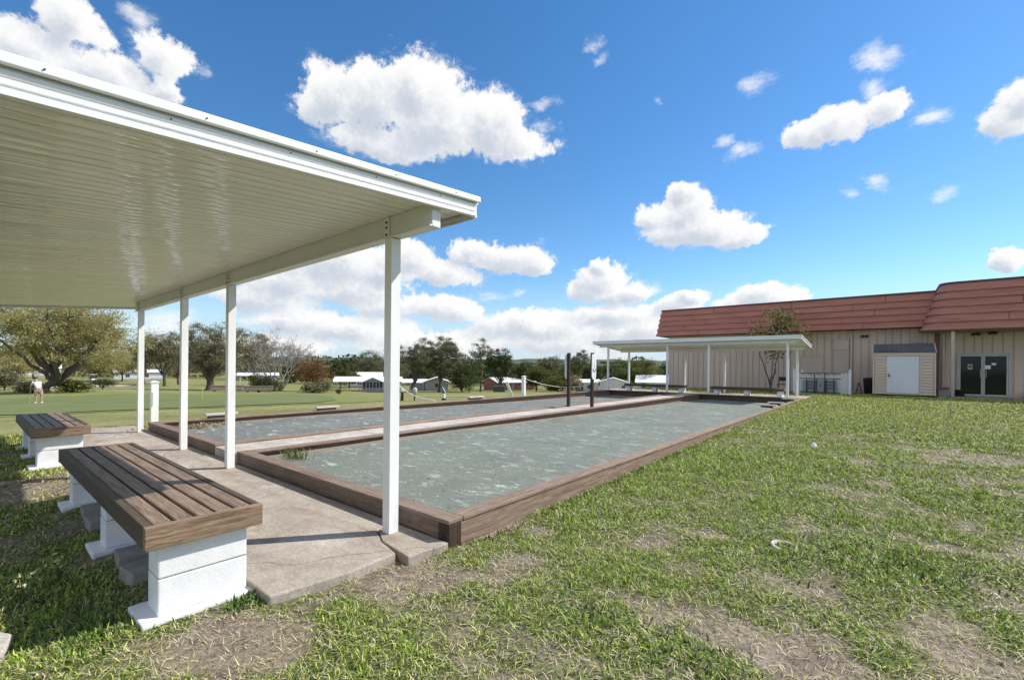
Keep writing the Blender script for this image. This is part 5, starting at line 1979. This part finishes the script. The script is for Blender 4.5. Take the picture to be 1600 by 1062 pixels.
wood_mass('far_woods', 'far-off dark woods closing the view behind the houses', [(-66, -6, 172, 9.5, 46), (-64, -6, 225, 10.5, 44)], 'dark', 61)
wood_mass('far_woods', 'far-off olive woods beyond the golf course on the left', [(-98, -62, 235, 11, 40), (-98, -62, 300, 12.5, 34)], 'oak', 62)


def ridge():
    n = 160
    a = np.radians(np.linspace(-115, 60, n))
    V = []
    for k, (d, hh) in enumerate(((520, -8), (640, 5), (760, 13), (900, 12), (1100, -8))):
        hgt = hh + (8 * (fbm(a * 9 + k * 7, a * 0 + k, 81, 4) - .5) + 5 * (fbm(a * 70, a * 0 + k, 85, 3) - .5)) * (hh > 0)
        V.append(np.stack([d * np.sin(a), d * np.cos(a), hgt], -1))
    V = np.concatenate(V)
    i = np.arange(5 * n).reshape(5, n)
    q = np.stack([i[:-1, :-1], i[1:, :-1], i[1:, 1:], i[:-1, 1:]], -1).reshape(-1, 4)
    o = np_mesh('hills', V, q, mat=M('wooded_hillside', [(.3, (.035, .05, .022)), (.7, (.085, .10, .05))], .06, rough=.95, kind='Position', bmp=.6, bscale=.2), smooth=True)
    tag(o, 'low wooded ridge on the horizon', 'hills', kind='structure')


ridge()


# ---------------------------------------------------------------- grass
def grass_mat(name, dead, mid, green, trans=.16):
    m, nt, b = mat_new(name)
    g = nt.nodes.new('ShaderNodeNewGeometry')
    a = nt.nodes.new('ShaderNodeAttribute')
    a.attribute_name = 'tint'
    c = ramp(nt, a.outputs['Fac'], [(0, dead), (.42, mid), (1, green)])
    k = ramp(nt, g.outputs['Random Per Island'], [(0, (.22, .22, .20)), (.5, (.85, .85, .85)), (1, (1.75, 1.7, 1.65))])
    c = mixrgb(nt, 1.0, c, k, 'MULTIPLY')
    nt.links.new(c, b.inputs['Base Color'])
    b.inputs['Roughness'].default_value = .6
    b.inputs['Specular IOR Level'].default_value = .2
    tr = nt.nodes.new('ShaderNodeBsdfTranslucent')
    nt.links.new(c, tr.inputs[0])
    mx = nt.nodes.new('ShaderNodeMixShader')
    mx.inputs[0].default_value = trans
    nt.links.new(b.outputs[0], mx.inputs[1])
    nt.links.new(tr.outputs[0], mx.inputs[2])
    nt.links.new(mx.outputs[0], nt.nodes['Material Output'].inputs[0])
    return m


GRASS = grass_mat('grass_blades', (.47, .40, .335), (.50, .50, .14), (.235, .41, .048))
WEED = grass_mat('weed_leaves', (.30, .28, .11), (.16, .23, .065), (.11, .215, .045))


def blades(P, h, w, az, lean, tint, rng):
    """bent two-segment blades: 5 verts, quad + tri"""
    n = len(P)
    dx, dy = np.cos(az), np.sin(az)
    out = np.stack([dx, dy, np.zeros(n)], -1)
    side = np.stack([-dy, dx, np.zeros(n)], -1)
    up = np.array([0, 0, 1.0])
    l1 = lean * np.where(lean > 1.15, .88, .5)
    m = P + out * (h * .55 * np.sin(l1))[:, None] + up * (h * .55 * np.cos(l1))[:, None]
    l2 = lean
    t = m + out * (h * .5 * np.sin(l2))[:, None] + up * (h * .5 * np.cos(l2))[:, None]
    ww = (w / 2)[:, None]
    V = np.stack([P - side * ww, P + side * ww, m + side * ww * .8, m - side * ww * .8, t], 1).reshape(-1, 3)
    b = np.arange(n) * 5
    Q = np.stack([b, b + 1, b + 2, b + 3], -1)
    T = np.stack([b + 3, b + 2, b + 4], -1)
    return V, Q, T, np.repeat(tint, 5)


def in_yard(x, y):
    ok = np.ones(len(x), bool)
    ok &= ~((x > -12.15) & (x < -2.47) & (y > 2.27) & (y < 24.6))
    ok &= ~((x > -12.15) & (x < -2.60) & (y > 1.11) & (y < 2.3))
    ok &= ~((x > -12.15) & (x < -2.47) & (y > 1.93) & (y < 2.3))
    ok &= ~((x > -12.4) & (x < -2.33) & (y > 21.4) & (y < 24.65))
    ok &= y < 29.9
    ok &= ~((x > -.5) & (x < 1.8) & (y > 27.6) & (y < 29.4))
    ok &= ~((x > 1.9) & (y > 28.2))
    for px in (-3.21, -4.58, -6.12):
        ok &= ~((x > px) & (x < px + .345) & (y > .57) & (y < 1.18))
    return ok


def gz(x, y):
    near = np.exp(-(np.hypot(x, y) / 40) ** 2)
    L = lush(x, y)
    return zt(x, y) + near * (.030 * (fbm(x * 1.6, y * 1.6, 21, 4) - .5) + .014 * (fbm(x * 9, y * 9, 31, 2) - .5)) + near * .02 * (L - .5)


def lawn():
    rng = np.random.default_rng(99)
    VV, QQ, TT, AA, base = [], [], [], [], 0
    # distance rings seen from the lawn corner: (r0, r1, tufts per m2, blades per tuft, height, width)
    rings = [(1.6, 3.6, 760, 9, .036, .0052), (3.6, 6.0, 440, 9, .038, .0070), (6.0, 10.0, 230, 8, .048, .0100), (10, 17, 105, 8, .052, .0145), (17, 31, 46, 8, .055, .022)]
    for (r0, r1, dens, nb, hh, ww) in rings:
        th0, th1 = R(-97), R(14)
        area = .5 * (th1 - th0) * (r1 * r1 - r0 * r0)
        n = int(area * dens)
        r = np.sqrt(rng.uniform(r0 * r0, r1 * r1, n))
        th = rng.uniform(th0, th1, n)
        x, y = r * np.sin(th), r * np.cos(th)
        k = in_yard(x, y) & (x > -12.6)
        x, y = x[k], y[k]
        L = lush(x, y)
        keep = rng.random(len(x)) < np.clip(.12 + 1.15 * L, 0, 1) * (1 - np.clip((.08 - L) / .08, 0, 1) * .8)
        x, y, L = x[keep], y[keep], L[keep]
        # blades of each tuft
        m = len(x)
        X = np.repeat(x, nb) + rng.normal(size=m * nb) * (.012 + ww * 1.6)
        Y = np.repeat(y, nb) + rng.normal(size=m * nb) * (.012 + ww * 1.6)
        LL = np.repeat(L, nb)
        k = in_yard(X, Y)
        X, Y, LL = X[k], Y[k], LL[k]
        Z = gz(X, Y) - .004
        n = len(X)
        dead = rng.random(n) > np.clip(LL * 1.7 - .22, .05, .95)
        tint = np.where(dead, rng.uniform(0, .22, n), np.clip(.42 + .55 * rng.random(n) + .25 * (LL - .5), .3, 1))
        # farther lawn is yellower
        dist = np.hypot(X, Y)
        tint = np.where(dead, tint, tint * (1 - .32 * np.clip((dist - 6) / 12, 0, 1)))
        h = hh * rng.uniform(.5, 1.2, n) * (.5 + .7 * LL) * np.where(dead, .55, 1.0)
        lean = np.where(dead, rng.uniform(1.2, 1.7, n), rng.uniform(.4, 1.4, n))
        V, Q, T, A = blades(np.stack([X, Y, Z], -1), h, ww * rng.uniform(.7, 1.3, n), rng.uniform(0, 6.283, n), lean, tint, rng)
        VV.append(V)
        QQ.append(Q + base)
        TT.append(T + base)
        AA.append(A)
        base += len(V)
        # flattened dead straw lying between the tufts
        n = int(area * dens * 4.0)
        r = np.sqrt(rng.uniform(r0 * r0, r1 * r1, n))
        th = rng.uniform(th0, th1, n)
        X, Y = r * np.sin(th), r * np.cos(th)
        L = lush(X, Y)
        k = in_yard(X, Y) & (X > -12.6) & (rng.random(n) < np.clip(.55 + L * 4, 0, 1))
        X, Y, L = X[k], Y[k], L[k]
        n = len(X)
        V, Q, T, A = blades(np.stack([X, Y, gz(X, Y) + rng.uniform(-.002, .012, n)], -1), hh * rng.uniform(.7, 1.7, n), ww * rng.uniform(.45, .9, n), rng.uniform(0, 6.283, n), rng.uniform(1.15, 1.75, n), np.where(rng.random(n) < L * .45, rng.uniform(.3, .6, n), rng.uniform(0, .2, n)), rng)
        VV.append(V)
        QQ.append(Q + base)
        TT.append(T + base)
        AA.append(A)
        base += len(V)
    o = np_mesh('grass', np.concatenate(VV), np.concatenate(QQ), np.concatenate(TT), mat=GRASS, attrs={'tint': np.concatenate(AA)})
    tag(o, 'patchy lawn grass, part green and part dry straw', 'grass', kind='stuff')


lawn()


def weeds():
    """broad leaved weeds hugging the bench foot, the kerbs and a few lawn patches"""
    rng = np.random.default_rng(5)
    P = []

    def patch(x0, y0, sx, sy, n):
        P.append(np.stack([rng.normal(x0, sx, n), rng.normal(y0, sy, n)], -1))
    for t in np.linspace(0, 1, 9):
        patch(-2.98 + .02 * t, .62 + .55 * t, .055, .05, 120)
    patch(-3.15, .42, .16, .08, 320)
    patch(-2.80, 1.03, .05, .06, 200)
    patch(-3.6, .35, .3, .1, 260)
    patch(.07, 4.09, .28, .16, 480)
    patch(-.45, 3.7, .2, .15, 160)
    patch(-1.25, 2.2, .14, .1, 200)
    patch(-.7, 2.2, .16, .1, 170)
    for yy in np.linspace(2.5, 9, 22):
        patch(-2.40, yy + rng.normal() * .1, .035, .10, 34)
    patch(-11.6, 1.2, .3, .1, 260)
    patch(-12.4, 2.2, .2, .3, 260)
    P = np.concatenate(P)
    k = in_yard(P[:, 0], P[:, 1])
    P = P[k]
    n = len(P)
    Z = gz(P[:, 0], P[:, 1])
    V, Q, T, A = blades(np.stack([P[:, 0], P[:, 1], Z], -1), rng.uniform(.02, .06, n), rng.uniform(.008, .015, n), rng.uniform(0, 6.28, n), rng.uniform(.4, 1.4, n), rng.uniform(.3, 1, n), rng)
    o = np_mesh('weeds', V, Q, T, mat=WEED, attrs={'tint': A})
    tag(o, 'broad leaved ground weeds along the bench foot and kerbs', 'weeds', kind='stuff')
    # weed tuft in the corner of the near court and leaf litter on the far one
    n = 130
    pts = np.stack([rng.normal(-6.12, .13, n), rng.normal(2.86, .07, n), np.full(n, .055)], -1)
    V, Q, T, A = blades(pts, rng.uniform(.05, .15, n), rng.uniform(.008, .014, n), rng.uniform(0, 6.28, n), rng.uniform(.3, 1.3, n), rng.uniform(.2, .7, n), rng)
    o = np_mesh('weed_tuft', V, Q, T, mat=WEED, attrs={'tint': A})
    tag(o, 'dull green weed tuft in the far corner of the near court', 'weed')
    n = 260
    pts = np.stack([rng.normal(-10.62, .16, n), rng.normal(2.95, .33, n), np.full(n, .055) + rng.uniform(0, .03, n)], -1)
    V, Q = leaves(pts, .07, rng, .6)
    o = np_mesh('leaf_litter', V, Q, mat=LEAF['tan'])
    tag(o, 'dry leaf litter in the corner of the left court', 'leaf litter', kind='stuff')


weeds()


def tall_weed(label, x, y, h, seed):
    rng = np.random.default_rng(seed)
    z = float(gz(np.array([x]), np.array([y]))[0])
    t = thing('flowering_weed', label, 'weed', (x, y, z), 0, 'tall flowering weeds at the left edge')
    lines, tips = [], []
    for k in range(3):
        a = rng.uniform(0, 6.28)
        e = np.array([math.cos(a) * h * .25, math.sin(a) * h * .25, h * rng.uniform(.7, 1)])
        P = bez(np.array([0, 0, -.01]), np.array([0, 0, h * .5]), e, 6)
        lines.append((P, np.linspace(.0025, .0012, 6)))
        for j in range(3):
            tips.append(P[-1] + rng.normal(size=3) * .016)
    V, Q = tubes(lines, 5)
    np_mesh('stem', V, Q, mat=M('weed_stem', [(.30, .27, .10)], 5), parent=t)
    n = 46
    pts = np.zeros((n, 3))
    pts[:, 2] = rng.uniform(0, h * .3, n)
    V, Q, T, A = blades(pts, rng.uniform(.03, .08, n), rng.uniform(.006, .012, n), rng.uniform(0, 6.28, n), rng.uniform(.5, 1.4, n), rng.uniform(.2, .9, n), rng)
    np_mesh('leaves', V, Q, T, mat=WEED, parent=t, attrs={'tint': A})
    V, Q = leaves(np.repeat(np.array(tips), 6, axis=0) + rng.normal(size=(len(tips) * 6, 3)) * .004, .014, rng, .8)
    np_mesh('flowers', V, Q, mat=M('pale_yellow_flower', [(.62, .58, .30)], 5), parent=t)


tall_weed('taller yellow flowered weed in the shelter shade at the left edge', -3.83, .22, .17, 3)
tall_weed('smaller yellow flowered weed a step behind the taller one', -4.05, .40, .16, 4)


def court_grit():
    """small chips, crushed leaves and clods scattered over the near court"""
    rng = np.random.default_rng(41)
    for nm, lab, n, sz, mt in (('court_chips', 'pale chips scattered over the near court', 380, .018, MAT['score_white']), ('court_debris', 'dark bits of leaf and clay scattered over the near court', 650, .020, MAT['dark_wood'])):
        x = rng.uniform(-6.4, -2.72, n)
        y = 2.5 + (rng.random(n) ** 1.6) * 15
        z = .045 + fall(y) + .018 * (fbm(x * 1.1, y * 1.5, 71, 4) - .5) + .010
        V, Q = leaves(np.stack([x, y, z], -1), sz, rng, .7)
        V = V.reshape(-1, 4, 3)
        c = V.mean(1, keepdims=True)
        V[:, :, 2] = c[:, :, 2] + (V - c)[:, :, 2] * .35
        o = np_mesh(nm, V.reshape(-1, 3), Q, mat=mt)
        tag(o, lab, 'debris', kind='stuff')


court_grit()
o = MB().prism([(-3.42, -.02, -.14), (-3.14, .04, -.14), (-3.20, .13, -.14), (-3.38, .17, -.14), (-3.55, .08, -.14)], (0, 0, .075)).build('concrete_fragment', MAT['walk'], None, .012)
tag(o, 'flat broken piece of pale concrete at the lower left corner of the lawn', 'concrete')
